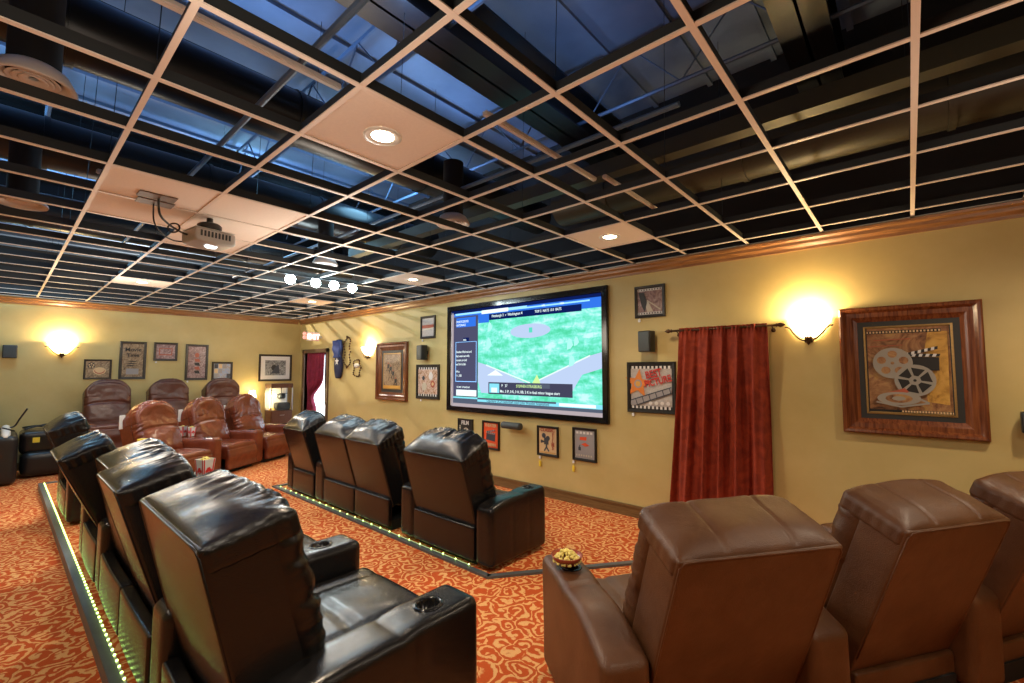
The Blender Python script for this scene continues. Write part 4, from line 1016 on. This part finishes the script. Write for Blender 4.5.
bm = nb(); box(bm, -.262, .262, .17, .178, .76, 1.27); obj('back_panel', bm, 'white_plastic', t)
bm = nb(); lathe(bm, [(.001, 1.02), (.08, 1.02), (.10, 1.05), (.10, 1.12), (.06, 1.14), (.001, 1.15)], 20, (.06, 0, 0)); tube(bm, [(.06, 0, 1.14), (.06, 0, 1.28)], .01, 6); tube(bm, [(-.05, 0, 1.12), (.22, 0, 1.14)], .008, 6); obj('kettle', bm, 'dark_steel', t, True)
bm = nb(); box(bm, -.10, .24, -.15, .1, .765, .93, .02); obj('warming_tray', bm, 'speaker_grey', t)
bm = nb(); box(bm, -.262, .262, -.188, -.184, .78, 1.26); obj('glass_door', bm, 'clear_glass', t)
bm = nb(); lathe(bm, [(.001, .82), (.03, .82), (.03, 1.2), (.001, 1.2)], 12, (-.2, .02, 0)); obj('lamp_tube', bm, 'shade_glow2', t, True)
o = light('POINT', (-.16, -.08, 1.1), 5, (1., .78, .42), .04); o.parent = t
popcorn_pile((-10.95, 4.17, .765), .07, 60, .05, 'yellow popcorn on the popcorn machine floor')
t = thing('table_lamp', 'tiny glowing lamp behind the reddish recliners near the popcorn machine', 'lamp', (-11.12, 3.80, 0))
bm = nb(); lathe(bm, [(.001, 0), (.09, 0), (.09, .015), (.012, .03), (.012, 1.08), (.02, 1.1)], 16); obj('stand', bm, 'bronze', t, True)
bm = nb(); lathe(bm, [(.085, 1.06), (.06, 1.22), (.058, 1.22), (.083, 1.06)], 20); obj('lamp_shade', bm, 'shade_glow2', t, True)
o = light('POINT', (.1, 0, 1.25), 4, (1., .74, .38), .03); o.parent = t

# massage chair at the left edge
t = thing('massage_chair', 'black boxy massage chair with pale arcs at the left edge', 'massage chair', (-10.35, -.30, 0), 0)
for (y_, lb) in ((-.42, 0), (.42, 1)):
    bm = nb(); soft(bm, (-.45, y_-.13, .02), (.5, y_+.13, .72), .07, (10, 3, 8)); sp_ = obj('side_panel', bm, 'black_plastic', t, True)
    bm = nb(); tube(bm, [(-.42+.9*k/12, y_, .70+.10*math.sin(k*PI/12)) for k in range(13)], [.02]+[.05]*11+[.02], 8); obj('armrest', bm, 'white_plastic', sp_, True)
bm = nb(); soft(bm, (-.35, -.29, .1), (.45, .29, .5), .06, (6, 6, 4)); obj('seat', bm, 'black_leather', t, True)
bm = nb(); soft(bm, (-.68, -.34, .35), (-.38, .34, 1.18), .08, (4, 16, 20), lambda x, y, z: (x-(z-.4)*.15+.018*math.sin(z*42), y, z)); obj('backrest', bm, 'black_leather', t, True)
bm = nb(); soft(bm, (.44, -.27, .03), (.66, .27, .42), .06, (3, 8, 6), lambda x, y, z: (x-.02*math.sin(y*25), y, z)); obj('footrest', bm, 'black_leather', t, True)
bm = nb(); tube(bm, cubic([(-.3, .4, .78), (.0, .42, .80), (.25, .5, .84), (.3, .55, .95), (.34, .62, 1.1)], 8), .012, 6); tube(bm, cubic([(-.2, .3, .8), (.1, .45, .77), (.35, .5, .78), (.4, .38, .84)], 6), .01, 6)
obj('control_arm', bm, 'black_plastic', t, True)
t = thing('massage_chair', 'black rounded massage footrest unit with curved pale rim, beside left chair', 'massage chair', (-10.6, .57, 0), 0)
t['label'] = 'low black massage unit with cluttered top, between left chair and black recliners'
bm = nb(); soft(bm, (-.3, -.28, .02), (.32, .22, .40), .1, (6, 8, 6)); obj('foot_unit', bm, 'black_plastic', t, True)
bm = nb(); box(bm, .218, .228, -.16, -.08, .54, .62, .003); tg = obj('sticker', bm, 'tag_yellow', t); tg['label'] = 'square yellow sticker on the dark casing'
bm = nb(); soft(bm, (-.4, -.3, .36), (.22, .2, .72), .08, (6, 8, 6)); obj('body', bm, 'black_leather', t, True)
bm = nb(); tube(bm, cubic([(-.3, -.25, .74), (0, -.1, .78), (.1, .1, .75), (.15, .2, .78)], 6), .02, 6); tube(bm, cubic([(.1, -.25, .75), (.0, .0, .80), (-.2, .18, .78)], 6), .014, 6); obj('straps', bm, 'dark_steel', t, True)

# ------------------------------------------------------------------ world, camera, view
w = bpy.data.worlds.new('sky'); bpy.context.scene.world = w; w.use_nodes = True
bg = w.node_tree.nodes['Background']; bg.inputs[0].default_value = (.78, .90, 1., 1); bg.inputs[1].default_value = 3.0
for p_, e_ in (((-4.2, 2.2, 2.3), 34), ((-7.8, 1.0, 2.3), 34), ((-1.2, .2, 2.35), 22), ((.8, 2.6, 2.3), 12), ((-9.6, 3.4, 2.2), 16)):
    light('POINT', p_, e_, (1., .86, .70), .35)  # added fill lights, no fixtures, to brighten the room and ceiling
cam = bpy.data.cameras.new('camera'); co_ = bpy.data.objects.new('camera', cam); C.objects.link(co_)
cam.sensor_width = 36; cam.lens = 451.34/1024*36; cam.clip_start = .05; cam.clip_end = 100
co_.location = (0, 0, 1.68); co_.rotation_euler = (PI/2+.0631, 0, .7216)
sc = bpy.context.scene; sc.camera = co_
sc.view_settings.view_transform = 'Standard'; sc.view_settings.look = 'None'; sc.view_settings.gamma = 1; sc.view_settings.use_curve_mapping = False
sc.view_settings.exposure = 0.5
